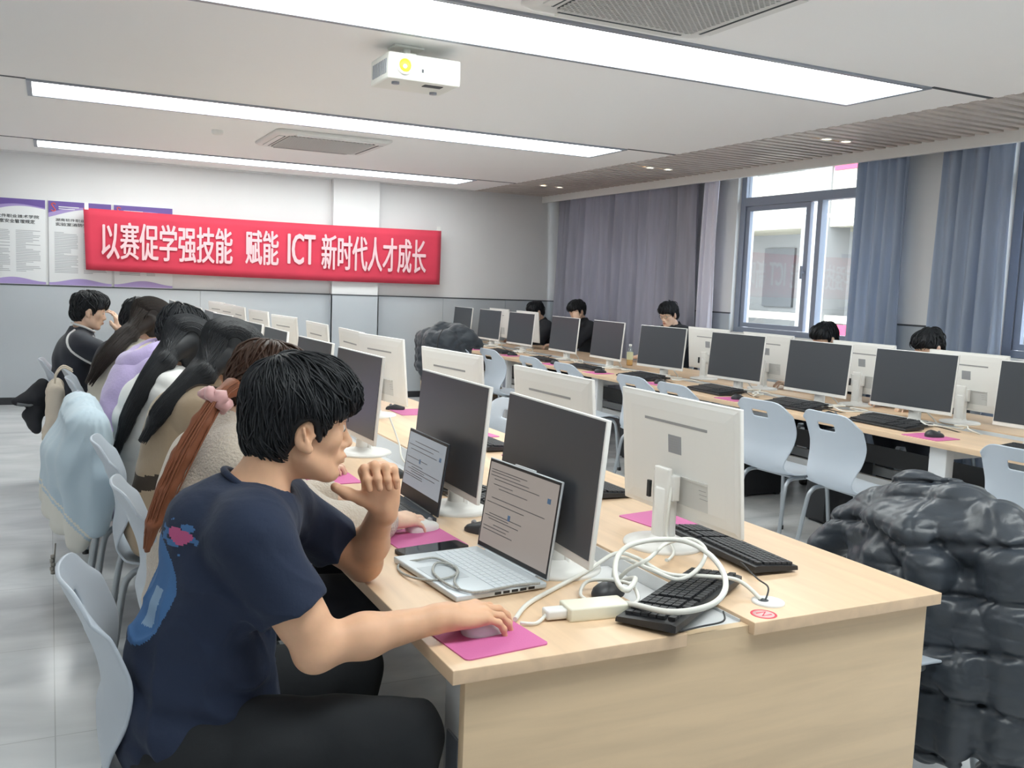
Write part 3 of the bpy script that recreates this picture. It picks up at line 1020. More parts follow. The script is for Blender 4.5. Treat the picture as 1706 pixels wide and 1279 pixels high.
# ------------------------------------------------------------------ keyboards, mice, pads
def make_keyboard():
    """local: long side along y, typist on -x"""
    t = thing('keyboard', '', 'keyboard')
    b = MB()
    rows = [(-0.072, 0.006), (-0.070, 0.012), (0.060, 0.022), (0.072, 0.020), (0.072, 0.004), (-0.072, 0.0)]
    b.prism([(r[0], r[1]) for r in rows], -0.225, 0.225, M=Matrix(((1, 0, 0, 0), (0, 0, 1, 0), (0, 1, 0, 0), (0, 0, 0, 1))))
    obj('body', b, M_black, t)
    k = MB()
    sl = math.atan2(0.010, 0.13)
    Mk = Matrix.Translation((-0.070, 0, 0.0125)) @ Matrix.Rotation(-sl, 4, 'Y')
    for r in range(6):
        x0 = 0.010 + r * 0.0195 + (0.006 if r == 5 else 0)
        cols = [(-0.215, 23)]
        y = 0.215
        if r == 0:
            widths = [.022] * 3 + [.105] + [.022] * 4
        else:
            widths = [.0172] * 14 + [.0172]
        for w in widths:
            k.box(x0, y - w + 0.0015, 0.0, x0 + 0.0165, y, 0.007, M=Mk)
            y -= w + 0.0015
            if y < -0.04:
                break
        y = -0.062
        for c in range(3):
            if r in (2, 3) and r == 2:
                pass
            k.box(x0, y - 0.0157, 0, x0 + 0.0165, y, 0.007, M=Mk)
            y -= 0.0185
        y = -0.128
        for c in range(4):
            k.box(x0, y - 0.0157, 0, x0 + 0.0165, y, 0.007, M=Mk)
            y -= 0.0185
    obj('keys', k, M_keys, t)
    obj('foot', MB().box(0.045, 0.16, -0.004, 0.06, 0.185, 0.004), M_black, t)
    obj('foot', MB().box(0.045, -0.185, -0.004, 0.06, -0.16, 0.004), M_black, t)
    return t
def make_mouse(m, mw_):
    """local: front towards +x"""
    t = thing('computer_mouse', '', 'mouse')
    P = []
    n = 20
    prof = [(0.0, 1.0), (0.3, 1.02), (0.6, 0.9), (0.8, 0.66), (0.94, 0.36), (1.0, 0.0)]
    for zf, s in prof:
        row = []
        for i in range(n):
            a = 2 * PI * i / n
            ca, sa = math.cos(a), math.sin(a)
            wx, wy = 0.056 * s, 0.031 * s * (1 - 0.10 * ca)
            row.append((wx * (abs(ca) ** 0.8) * (1 if ca > 0 else -1) - 0.004 * zf, wy * (abs(sa) ** 0.85) * (1 if sa > 0 else -1), 0.036 * zf * (1 - 0.18 * ca * (s > 0))))
        P.append(row)
    mb = MB().grid(P, closed_v=True)
    obj('body', mb, m, t)
    obj('wheel', MB().lathe([(0.0, -0.003), (0.008, -0.003), (0.008, 0.003), (0, 0.003)], 14, M=Matrix.Translation((0.026, 0, 0.0265)) @ Matrix.Rotation(PI / 2, 4, 'X')), mw_, t)
    return t
def make_pad(sx=0.2, sy=0.235):
    t = MB().prism(rrect(sx / 2, sy / 2, 0.012, 4), 0.0, 0.003)
    return t.mesh('mouse_pad', M_pink)
kb0 = None
def place_keyboard(x, y, rz, label, z=DZ + 0.004, rot=None, group='black keyboards'):
    global kb0
    if kb0 is None:
        kb0 = make_keyboard()
        r = kb0
        r.location = (x, y, z)
        r.rotation_euler = (0, 0, rz)
        r['label'] = label
        r['group'] = group
    else:
        r = dup(kb0, label, (x, y, z), rz, group)
    if rot:
        r.rotation_euler = rot
    return r
ms0 = None
def place_mouse(x, y, rz, label, z=DZ, group='black mice'):
    global ms0
    if ms0 is None:
        ms0 = make_mouse(mat('dark_mouse_plastic', (52, 54, 58), rough=0.45), M_slot)
        ms0.location = (x, y, z)
        ms0.rotation_euler = (0, 0, rz)
        ms0['label'] = label
        ms0['group'] = group
        return ms0
    return dup(ms0, label, (x, y, z), rz, group)
pad_me = make_pad()
def place_pad(x, y, rz, label, group='pink mouse pads'):
    o = bpy.data.objects.new('mouse_pad', pad_me)
    C.objects.link(o)
    o.location = (x, y, DZ)
    o.rotation_euler = (0, 0, rz)
    return tag(o, label, 'mouse pad', group)
# near end of the first desk
place_pad(0.825, 1.765, 0.10, 'pink mouse pad under the man in navy, at the desk corner')
place_pad(0.965, 2.50, 0.06, 'pink mouse pad under the hand at the white mouse')
place_pad(0.93, 3.40, 0.0, 'pink mouse pad behind the raised hand of the man in navy')
place_pad(1.80, 2.46, 0.15, 'pink mouse pad under the tilted keyboard behind the white monitor neck')
place_pad(1.88, 3.55, 0.0, 'pink mouse pad on the aisle side behind the nearest dark monitor')
place_pad(1.88, 4.22, 0.1, 'pink mouse pad beside the dark mouse between two dark-screened monitors')
place_pad(1.86, 5.02, 0.0, 'pink mouse pad under the askew white monitor')
place_mouse(1.167, 2.52, 2.2, 'dark mouse lying on the desk beside the open white laptop')
place_mouse(1.225, 1.885, 0.5, 'black mouse under the cable coil behind the white adapter')
place_mouse(1.16, 3.36, 2.6, 'dark mouse behind the raised fist of the man in navy')
place_mouse(1.83, 4.30, 2.6, 'dark mouse beyond the pad between two dark-screened monitors')
place_mouse(1.80, 5.14, 2.6, 'dark mouse under the askew white monitor')
place_keyboard(1.362, 1.770, 0, 'black keyboard lying across the desk gap under the white cables', rot=(0, math.radians(0), math.radians(-58)), z=0.757)
place_keyboard(1.762, 2.10, PI - 0.05, 'black keyboard tipped up beside the nearest white monitor base', z=0.757)
place_keyboard(1.33, 2.95, 0.25, 'black keyboard leaning in the desk gap behind the dark laptop', z=0.756)
place_keyboard(1.82, 3.0, PI, 'black keyboard on the aisle side behind the second white monitor back')
place_keyboard(1.82, 3.96, PI, 'black keyboard on the aisle side behind the third white monitor back')
# far desk: one set per station on the aisle side
for k, (y, a) in enumerate(MF[1:9]):
    o = ordl(k + 1)
    place_keyboard(4.46, y - 0.06, random.uniform(-0.08, 0.08), 'black keyboard on the window desk below the %s dark screen from the picture edge' % o)
    px = 4.385 + random.uniform(-0.02, 0.03)
    dy = 0.50 if k == 1 else 0.46
    if k == 1:
        px = 4.365
    place_pad(px, y - dy, random.uniform(-0.06, 0.1), 'pink mouse pad on the window desk beside the %s keyboard from the picture edge' % o)
    place_mouse(px + 0.02, y - dy - 0.01, random.uniform(-0.3, 0.3), 'black mouse on the pink pad beside the %s keyboard from the picture edge' % o, z=DZ + 0.003)
    if k in (0, 1, 2, 3):
        place_keyboard(4.64, y + 0.03, random.uniform(-0.06, 0.06), 'spare black keyboard pushed under the %s dark screen from the picture edge' % o)
place_keyboard(4.47, 2.95, 0.05, 'black keyboard on the window desk at the picture edge')
place_pad(4.40, 2.55, 0.05, 'pink mouse pad on the window desk at the picture edge')

# dark computer cases under the far desk
t0 = None
for k, y in enumerate((3.72, 4.58, 5.42, 6.9, 8.3)):
    lab = 'black computer case on the floor under the window desk, %s from the picture edge' % ordl(k)
    if t0 is None:
        t0 = thing('computer_case', lab, 'computer case', (4.78, y, 0.0), 0, 'computer cases under the window desk')
        obj('case', MB().box(-0.2, -0.09, 0.012, 0.2, 0.09, 0.40, bev=0.006), M_black, t0)
        obj('front_panel', MB().box(-0.212, -0.085, 0.02, -0.2, 0.085, 0.39, bev=0.004), M_keys, t0)
        for sx in (-0.16, 0.16):
            obj('foot', MB().box(sx - 0.02, -0.08, 0, sx + 0.02, 0.08, 0.013), M_joint, t0)
    else:
        dup(t0, lab, (4.78, y, 0.0), 0, 'computer cases under the window desk')

# ------------------------------------------------------------------ laptops
def laptop(label, x, y, rz, W_, D_, body, deck, keyc, screen, tilt, kind):
    """local: hinge edge at x=0, body extends to -x, width along y"""
    t = thing('laptop', label, 'laptop', (x, y, DZ), rz)
    h0, h1 = 0.004, 0.018
    b = MB()
    b.box(-D_, -W_ / 2, h0, 0.0, W_ / 2, h1, bev=0.004)
    base = obj('base', b, body, t)
    ft = MB()
    for yy in (-W_ / 2 + 0.03, W_ / 2 - 0.06):
        for xx in (-D_ + 0.02, -0.035):
            ft.box(xx, yy, 0, xx + 0.015, yy + 0.03, 0.005)
    obj('rubber_feet', ft, M_black, base)
    k = MB()
    for r in range(6):
        for c in range(16):
            yy = W_ / 2 - 0.016 - c * (W_ - 0.03) / 16
            xx = -0.030 - r * 0.0185
            k.box(xx - 0.0165, yy - (W_ - 0.03) / 16 + 0.002, h1 - 0.0005, xx, yy, h1 + 0.0015)
    obj('keys', k, keyc, base)
    obj('touchpad', MB().box(-D_ + 0.012, -0.06, h1 - 0.0006, -0.155, 0.06, h1 + 0.0006), deck, base)
    pt = MB()
    for i in range(5):
        pt.box(-0.15 + i * 0.024, -W_ / 2 - 0.0006, 0.007, -0.132 + i * 0.024, -W_ / 2 + 0.001, 0.0135)
    obj('side_ports', pt, M_black, base)
    Lh = D_ * 0.985
    Mt = Matrix.Translation((0.0, 0, h1 + 0.002)) @ Matrix.Rotation(math.radians(tilt), 4, 'Y')
    ld = MB().box(0.0, -W_ / 2, 0.0, 0.006, W_ / 2, Lh, M=Mt, bev=0.0025)
    if kind == 'white':
        ld.box(0.0005, -0.05, Lh - 0.004, 0.0055, 0.05, Lh + 0.004, M=Mt, bev=0.0018)
    lid = obj('lid', ld, body, t)
    obj('bezel', MB().box(-0.0008, -W_ / 2 + 0.003, 0.004, 0.001, W_ / 2 - 0.003, Lh - 0.003, M=Mt), M_black, lid)
    bot = 0.016 if kind == 'white' else 0.045
    obj('display', MB().box(-0.0014, -W_ / 2 + 0.009, bot, 0.0, W_ / 2 - 0.009, Lh - 0.010, M=Mt), screen, lid)
    rnd = random.Random(W_)
    tx = MB()
    z = Lh - 0.03
    while z > bot + 0.02:
        yy = W_ / 2 - 0.02 - rnd.choice([0, 0, 0.02, 0.05])
        Ln = rnd.uniform(0.05, W_ * 0.75)
        if rnd.random() < 0.75:
            tx.box(-0.0019, yy - Ln, z, -0.0013, yy, z + 0.0022, M=Mt)
        z -= rnd.choice([0.007, 0.009, 0.014])
    obj('screen_text', tx, M_stext, lid)
    bl = MB()
    bl.box(-0.0020, -W_ / 2 + 0.035, Lh - 0.065, -0.0013, -W_ / 2 + 0.05, Lh - 0.052, M=Mt)
    bl.box(-0.0020, 0.03, bot + 0.085, -0.0013, 0.042, bot + 0.10, M=Mt)
    obj('screen_icons', bl, M_sicon, lid)
    hg = MB()
    hg.tube([(0.001, -W_ * 0.36, h1 - 0.001), (0.001, W_ * 0.36, h1 - 0.001)], 0.005, 8)
    obj('hinge', hg, M_joint if kind != 'white' else body, lid)
    return t
def screen_mat(name, rgb, e):
    m = mat(name, rgb, rough=0.3)
    b = m.node_tree.nodes['Principled BSDF']
    b.inputs['Base Color'].default_value = (0.02, 0.02, 0.02, 1)
    b.inputs['Emission Color'].default_value = lin(rgb)
    b.inputs['Emission Strength'].default_value = e
    return m
M_stext = mat('screen_text_grey', (96, 94, 98), rough=0.4)
M_sicon = mat('screen_icon_blue', (84, 120, 160), rough=0.4)
M_silver = mat('silver_white_laptop', (206, 214, 220), rough=0.35, metal=0.15)
M_sdeck = mat('silver_touchpad', (190, 198, 204), rough=0.4)
M_skey = mat('pale_keycaps', (212, 220, 226), rough=0.5)
M_dlap = mat('dark_grey_laptop', (62, 68, 76), rough=0.4, metal=0.2)
M_ddeck = mat('dark_touchpad', (54, 60, 68), rough=0.4)
LAP1 = laptop('open white laptop in front of the man in the navy T-shirt', 1.085, 2.155, 0.09, 0.356, 0.255, M_silver, M_sdeck, M_skey, screen_mat('lit_laptop_screen_warm', (150, 142, 136), 0.75), 8, 'white')
LAP2 = laptop('open dark grey laptop beside the woman with the pink hair tie', 1.075, 2.825, 0.0, 0.345, 0.235, M_dlap, M_ddeck, M_black, screen_mat('lit_laptop_screen_cool', (140, 148, 156), 0.75), 8, 'dark')

# phone at the pad edge
t = thing('phone', 'black phone lying on the pink pad beside the white laptop', 'phone', (0.952, 2.378, DZ + 0.003), 0.17)
obj('body', MB().prism(rrect(0.103, 0.036, 0.010, 4), 0, 0.008), M_black, t)
obj('glass', MB().prism(rrect(0.101, 0.034, 0.009, 4), 0.008, 0.0085), mat('phone_glass', (30, 32, 38), rough=0.08), t)

# white power adapter
M_ivory = mat('ivory_plastic', (234, 232, 214), rough=0.4)
t = thing('power_adapter', 'white power adapter brick beside the black keyboard', 'power adapter', (1.118, 1.778, DZ), -0.10)
obj('brick', MB().box(-0.075, -0.033, 0, 0.075, 0.033, 0.032, bev=0.005), M_ivory, t)
obj('plug', MB().box(-0.125, -0.017, 0.004, -0.074, 0.017, 0.026, bev=0.006), M_white, t)
obj('strain_relief', MB().tube([(0.074, 0.0, 0.018), (0.10, 0.0, 0.018)], [0.008, 0.005], 10), M_white, t)

# ------------------------------------------------------------------ cables
M_wcab = mat('white_cable', (226, 226, 220), rough=0.45)
M_bcab = mat('black_cable', (40, 42, 46), rough=0.5)
def cable(label, pts, r, m, group=None, name='cable', closed=False):
    o = obj(name, MB().tube(spline(pts, 7, closed), r, 8, closed=closed), m)
    return tag(o, label, 'cable', group)
cable('thick white cable coiled in a big loop over the black keyboard', [(1.20, 1.772, .770), (1.19, 1.72, .785), (1.217, 1.617, .80), (1.281, 1.574, .82), (1.339, 1.593, .84), (1.396, 1.669, .855), (1.450, 1.793, .86), (1.462, 1.908, .86), (1.393, 1.943, .86), (1.324, 1.950, .85), (1.283, 1.940, .83), (1.243, 1.890, .81), (1.209, 1.820, .80), (1.215, 1.79, .795), (1.29, 1.87, .79), (1.33, 1.99, .74), (1.34, 2.08, .67)], 0.0068, M_wcab)
cable('white cable looping in front of the monitor base into the coil', [(1.40, 2.14, .68), (1.385, 2.09, .77), (1.351, 1.901, .80), (1.370, 1.803, .80), (1.440, 1.813, .82), (1.535, 1.912, .83), (1.535, 1.977, .84), (1.469, 1.994, .83), (1.371, 1.932, .815), (1.335, 1.98, .77), (1.33, 2.06, .68)], 0.0055, M_wcab)
cable('white cable running from the laptop across to the grommet', [(0.925, 1.80, .757), (1.000, 1.882, .757), (1.128, 1.968, .757), (1.247, 2.023, .77), (1.342, 2.044, .80), (1.375, 1.993, .80), (1.370, 1.851, .80), (1.457, 1.798, .80), (1.541, 1.783, .785), (1.556, 1.712, .757)], 0.0055, M_wcab)
cable('white cord from the adapter plug to the man\'s mouse', [(0.925, 1.775, .758), (0.96, 1.765, .756), (0.998, 1.788, .764)], 0.004, M_wcab)
cable('thin white cord looping from the adapter behind the black mouse', [(1.215, 1.766, .768), (1.243, 1.785, .775), (1.262, 1.86, .785), (1.20, 1.935, .775), (1.15, 1.895, .758), (1.148, 1.83, .757)], 0.0045, M_wcab)
cable('grey twisted cord coiled on the white laptop palm rest', [(1.074, 1.964, .773), (1.012, 1.971, .773), (0.914, 1.956, .773), (0.88, 1.97, .773), (0.855, 2.03, .774), (0.858, 2.13, .774), (0.897, 2.20, .774), (0.927, 2.15, .775), (0.893, 2.08, .776), (0.83, 2.09, .768), (0.802, 2.194, .756), (0.817, 2.271, .756), (0.865, 2.246, .772), (0.91, 2.236, .774), (0.921, 2.125, .776), (0.878, 2.04, .776), (0.868, 1.985, .775)], 0.0032, mat('grey_twisted_cord', (176, 178, 174), rough=0.6, bump=(160, 0.6)))
cable('black keyboard cord curling over the near desk edge plate', [(1.40, 1.665, .762), (1.368, 1.625, .757), (1.30, 1.62, .755), (1.24, 1.615, .754), (1.225, 1.625, .756)], 0.0022, M_bcab)
cable('thin dark cord from the tipped keyboard into the grommet', [(1.70, 1.985, .775), (1.64, 1.83, .768), (1.60, 1.74, .775), (1.566, 1.709, .756)], 0.0022, M_bcab)
cable('dark cord curving round the second dark monitor base', [(1.09, 2.93, .757), (1.16, 2.83, .757), (1.26, 2.77, .757), (1.36, 2.83, .77), (1.36, 2.95, .78)], 0.003, M_bcab)
cable('white cable dropping from the nearest monitor back to its base', [(1.62, 2.19, .93), (1.60, 2.17, .87), (1.595, 2.165, .80), (1.575, 2.10, .77), (1.50, 2.02, .775), (1.44, 1.95, .80)], 0.0045, M_wcab)
cable('white cable bundle in the gap beside the third dark monitor', [(1.29, 3.75, .92), (1.31, 3.68, .82), (1.29, 3.55, .765), (1.36, 3.42, .74), (1.38, 3.2, .70), (1.35, 3.02, .70)], 0.004, M_wcab)
for k, (y, a) in enumerate(MF[1:9]):
    rnd = random.Random(50 + k)
    pts = [(4.86, y + 0.1, 0.93), (4.87, y + 0.02, 0.84), (4.84, y - 0.12, 0.76)]
    for i in range(9):
        pts.append((4.66 + rnd.uniform(-0.09, 0.11), y - 0.14 - 0.04 * i + rnd.uniform(-0.09, 0.09), 0.758 + 0.035 * rnd.random()))
    pts.append((4.86, y - 0.5, 0.72))
    cable('white cable tangle beside the %s dark screen from the picture edge' % ordl(k + 1), pts, 0.0045, M_wcab, 'white cables on the window desk')
    pts = [(4.50, y + 0.14, 0.768)]
    for i in range(5):
        pts.append((4.62 + rnd.uniform(-0.1, 0.12), y + 0.2 - 0.13 * i + rnd.uniform(-0.05, 0.05), 0.757 + 0.03 * rnd.random()))
    pts.append((4.84, y - 0.42, 0.72))
    cable('thin black cord tangle beside the %s dark screen from the picture edge' % ordl(k + 1), pts, 0.003, M_bcab, 'black cords on the window desk')

# drink bottle on the far desk
t = thing('drink_bottle', 'clear bottle of orange drink standing on the window desk', 'bottle', (5.14, 7.75, DZ))
obj('drink', MB().lathe([(0, 0.004), (0.029, 0.004), (0.030, 0.02), (0.029, 0.11), (0.0, 0.11)], 20), mat('orange_drink', (232, 176, 100), rough=0.2), t)
obj('bottle_wall', MB().lathe([(0.028, 0), (0.0315, 0.006), (0.0305, 0.06), (0.0315, 0.12), (0.028, 0.15), (0.013, 0.185), (0.0125, 0.2)], 20), glass_mat('clear_plastic', (0.93, 0.97, 0.98), 0.12), t)
obj('label_band', MB().lathe([(0.0318, 0.06), (0.0322, 0.09), (0.0318, 0.135)], 20), mat('bottle_label_cream', (224, 226, 190), rough=0.5), t)
obj('cap', MB().lathe([(0.0145, 0.192), (0.0145, 0.212), (0, 0.212)], 18), M_white, t)
# ------------------------------------------------------------------ smooth bodies: blended solids meshed on a sparse grid
def _v(p):
    return np.array(p, float)
class Solid:
    """list of rounded primitives blended smoothly into one closed skin"""
    def __init__(self):
        self.pr = []
    def cap(self, a, b, ra, rb=None, k=0.02, op='u'):
        a, b = _v(a), _v(b)
        rb = ra if rb is None else rb
        self.pr.append(('c', a, b, ra, rb, k, op))
        return self
    def ball(self, c, r, k=0.02, op='u'):
        return self.ell(c, (r, r, r), k=k, op=op)
    def ell(self, c, r, R=None, k=0.02, op='u'):
        R = np.eye(3) if R is None else np.array(R)
        self.pr.append(('e', _v(c), _v(r), R, None, k, op))
        return self
    def box(self, c, h, rad, R=None, k=0.02, op='u'):
        R = np.eye(3) if R is None else np.array(R)
        self.pr.append(('b', _v(c), _v(h), R, rad, k, op))
        return self
    def chain(self, pts, rs, k=0.02, op='u'):
        for i in range(len(pts) - 1):
            self.cap(pts[i], pts[i + 1], rs[i], rs[i + 1], k, op)
        return self
    def inflated(self, d, only=None):
        s = Solid()
        for i, p in enumerate(self.pr):
            if only is not None and i not in only:
                continue
            if p[0] == 'c':
                s.pr.append(('c', p[1], p[2], p[3] + d, p[4] + d, p[5], p[6]))
            elif p[0] == 'e':
                s.pr.append(('e', p[1], p[2] + d, p[3], p[4], p[5], p[6]))
            else:
                s.pr.append(('b', p[1], p[2] + d, p[3], p[4], p[5], p[6]))
        return s
    def moved(self, R, t, s=1.0):
        """rotated by R, scaled, moved"""
        R = np.array(R)
        t = _v(t)
        o = Solid()
        for p in self.pr:
            if p[0] == 'c':
                o.pr.append(('c', R @ p[1] * s + t, R @ p[2] * s + t, p[3] * s, p[4] * s, p[5] * s, p[6]))
            else:
                o.pr.append((p[0], R @ p[1] * s + t, p[2] * s, R @ p[3], None if p[4] is None else p[4] * s, p[5] * s, p[6]))
        return o
    def join(self, *others):
        for s in others:
            self.pr += s.pr
        return self
    @staticmethod
    def dist(p, P):
        if p[0] == 'c':
            a, b, ra, rb = p[1:5]
            ab = b - a
            L = max(ab @ ab, 1e-9)
            t = np.clip(((P - a) @ ab) / L, 0, 1)
            return np.linalg.norm(P - a - t[..., None] * ab, axis=-1) - (ra + (rb - ra) * t)
        if p[0] == 'e':
            q = (P - p[1]) @ p[3]
            r = p[2]
            k0 = np.linalg.norm(q / r, axis=-1)
            k1 = np.linalg.norm(q / (r * r), axis=-1)
            return np.where(k1 > 1e-9, k0 * (k0 - 1) / np.maximum(k1, 1e-9), -r.min())
        q = np.abs((P - p[1]) @ p[3]) - p[2] + p[4]
        return np.linalg.norm(np.maximum(q, 0), axis=-1) + np.minimum(q.max(-1), 0) - p[4]
    def value(self, P, masks=None):
        d = np.full(P.shape[:-1], 1e3)
        for i, p in enumerate(self.pr):
            m = None if masks is None else masks[i]
            if m is not None and not m.any():
                continue
            Q = P if m is None else P[m]
            e = Solid.dist(p, Q)
            cur = d if m is None else d[m]
            k = max(p[5], 1e-5)
            if p[6] == 'u':
                h = np.clip(0.5 + 0.5 * (cur - e) / k, 0, 1)
                new = cur * (1 - h) + e * h - k * h * (1 - h)
                new = np.where(cur > 100, e, new)
            else:
                h = np.clip(0.5 - 0.5 * (cur + e) / k, 0, 1)
                new = cur * (1 - h) - e * h + k * h * (1 - h)
            if m is None:
                d = new
            else:
                d[m] = new
        return d
    def bounds(self):
        lo, hi = np.full(3, 1e9), np.full(3, -1e9)
        for p in self.pr:
            if p[6] != 'u':
                continue
            if p[0] == 'c':
                r = max(p[3], p[4])
                lo = np.minimum(lo, np.minimum(p[1], p[2]) - r)
                hi = np.maximum(hi, np.maximum(p[1], p[2]) + r)
            else:
                e = np.abs(p[3]) @ p[2]
                lo = np.minimum(lo, p[1] - e)
                hi = np.maximum(hi, p[1] + e)
        return lo, hi
    def mesh(self, name, h, mats, disp=None, smooth=1, pad=0.02):
        B = 8
        lo, hi = self.bounds()
        lo = lo - pad - h
        nb = np.ceil((hi + pad + h - lo) / (B * h)).astype(int)
        gi = np.stack(np.meshgrid(*[np.arange(n) for n in nb], indexing='ij'), -1).reshape(-1, 3)
        cen = lo + (gi + 0.5) * B * h
        D = np.stack([Solid.dist(p, cen) for p in self.pr])
        un = np.array([p[6] == 'u' for p in self.pr])
        dm = D[un].min(0)
        rad = B * h * 0.87
        km = max(p[5] for p in self.pr)
        act = np.abs(self.value(cen)) < rad * 1.25 + 0.02 + 0.3 * km
        gi, cen, D, dm = gi[act], cen[act], D[:, act], dm[act]
        masks = []
        for i, p in enumerate(self.pr):
            if p[6] == 'u':
                masks.append(D[i] < dm + 2.4 * rad + 1.2 * p[5])
            else:
                masks.append(D[i] < 1.3 * rad + 1.2 * p[5] + 0.02)
        loc = np.stack(np.meshgrid(*[np.arange(B + 1)] * 3, indexing='ij'), -1).reshape(-1, 3)
        vals = np.empty((len(gi), (B + 1) ** 3))
        CH = 400
        for s in range(0, len(gi), CH):
            g = gi[s:s + CH]
            P = lo + (g[:, None, :] * B + loc[None]) * h
            mm = [m[s:s + CH] for m in masks]
            v = self.value(P, mm)
            if disp is not None:
                v = v + disp(P)
            vals[s:s + CH] = v
        V = vals.reshape(-1, B + 1, B + 1, B + 1)
        NX, NY, NZ = nb * B + 2
        base = gi * B
        ins = V < 0
        c8 = [(i, j, k) for i in (0, 1) for j in (0, 1) for k in (0, 1)]
        cnt = sum(ins[:, i:B + i, j:B + j, k:B + k].astype(np.int8) for i, j, k in c8)
        bi, ci, cj, ck = np.nonzero((cnt > 0) & (cnt < 8))
        cell = base[bi] + np.stack([ci, cj, ck], -1)
        vv = np.stack([V[bi, ci + i, cj + j, ck + k] for i, j, k in c8], -1)
        acc = np.zeros((len(bi), 3))
        n = np.zeros(len(bi))
        for a in range(8):
            for ax in range(3):
                o = list(c8[a])
                if o[ax] == 1:
                    continue
                o[ax] = 1
                b = c8.index(tuple(o))
                va, vb = vv[:, a], vv[:, b]
                x = (va < 0) != (vb < 0)
                t = np.where(x, va / np.where(np.abs(va - vb) < 1e-12, 1, va - vb), 0)
                pt = np.tile(np.array(c8[a], float), (len(bi), 1))
                pt[:, ax] += t
                acc += pt * x[:, None]
                n += x
        pos = lo + (cell + acc / n[:, None]) * h
        key = (cell[:, 0].astype(np.int64) * NY + cell[:, 1]) * NZ + cell[:, 2]
        order = np.argsort(key)
        sk = key[order]
        def find(c):
            kk = (c[:, 0].astype(np.int64) * NY + c[:, 1]) * NZ + c[:, 2]
            ix = np.clip(np.searchsorted(sk, kk), 0, len(sk) - 1)
            return np.where(sk[ix] == kk, order[ix], -1)
        quads = []
        for ax in range(3):
            sl0 = [slice(0, B)] * 3
            sl1 = list(sl0)
            sl1[ax] = slice(1, B + 1)
            A, Bv = ins[(slice(None), *sl0)], ins[(slice(None), *sl1)]
            e, x, y, z = np.nonzero(A != Bv)
            g = base[e] + np.stack([x, y, z], -1)
            flip = A[e, x, y, z]
            u, w = (ax + 1) % 3, (ax + 2) % 3
            du, dw = np.zeros(3, int), np.zeros(3, int)
            du[u] = 1
            dw[w] = 1
            q = np.stack([find(g - du - dw), find(g - dw), find(g), find(g - du)], -1)
            q = np.where(flip[:, None], q, q[:, ::-1])
            quads.append(q[(q >= 0).all(1)])
        Q = np.concatenate(quads)
        for _ in range(smooth):
            s = np.zeros_like(pos)
            c = np.zeros(len(pos))
            for a in range(4):
                i, j = Q[:, a], Q[:, (a + 1) % 4]
                for t in range(3):
                    s[:, t] += np.bincount(i, pos[j, t], len(pos)) + np.bincount(j, pos[i, t], len(pos))
                c += np.bincount(i, minlength=len(pos)) + np.bincount(j, minlength=len(pos))
            avg = s / np.maximum(c, 1)[:, None]
            pos = np.where(c[:, None] > 0, pos * 0.5 + avg * 0.5, pos)
        me = bpy.data.meshes.new(name)
        me.vertices.add(len(pos))
        me.vertices.foreach_set('co', pos.ravel())
        me.loops.add(Q.size)
        me.loops.foreach_set('vertex_index', Q.ravel().astype(np.int32))
        me.polygons.add(len(Q))
        me.polygons.foreach_set('loop_start', (np.arange(len(Q)) * 4).astype(np.int32))
        me.polygons.foreach_set('loop_total', np.full(len(Q), 4, np.int32))
        me.polygons.foreach_set('use_smooth', np.ones(len(Q), bool))
        for m in (mats if isinstance(mats, (list, tuple)) else [mats]):
            me.materials.append(m)
        me.update(calc_edges=True)
        me.validate()
        return me

def wav(P, scale, seed=0, n=5):
    """cheap smooth noise in about -1..1"""
    r = np.random.RandomState(seed)
    s = 0
    for i in range(n):
        d = r.randn(3)
        d /= np.linalg.norm(d)
        f = 2 * PI / scale * (0.7 + 0.9 * r.rand())
        s = s + np.sin((P @ d) * f + r.rand() * 6.28)
    return s / n
def rotz(a):
    c, s = math.cos(a), math.sin(a)
    return np.array([[c, -s, 0], [s, c, 0], [0, 0, 1.0]])
def roty(a):
    c, s = math.cos(a), math.sin(a)
    return np.array([[c, 0, s], [0, 1, 0], [-s, 0, c]])
def rotx(a):
    c, s = math.cos(a), math.sin(a)
    return np.array([[1, 0, 0], [0, c, -s], [0, s, c]])
def frame(d, n):
    """rotation whose x axis is d and z axis is close to n"""
    d = _v(d)
    d = d / np.linalg.norm(d)
    n = _v(n)
    n = n - d * (n @ d)
    n /= np.linalg.norm(n)
    y = np.cross(n, d)
    return np.stack([d, y, n], 1)

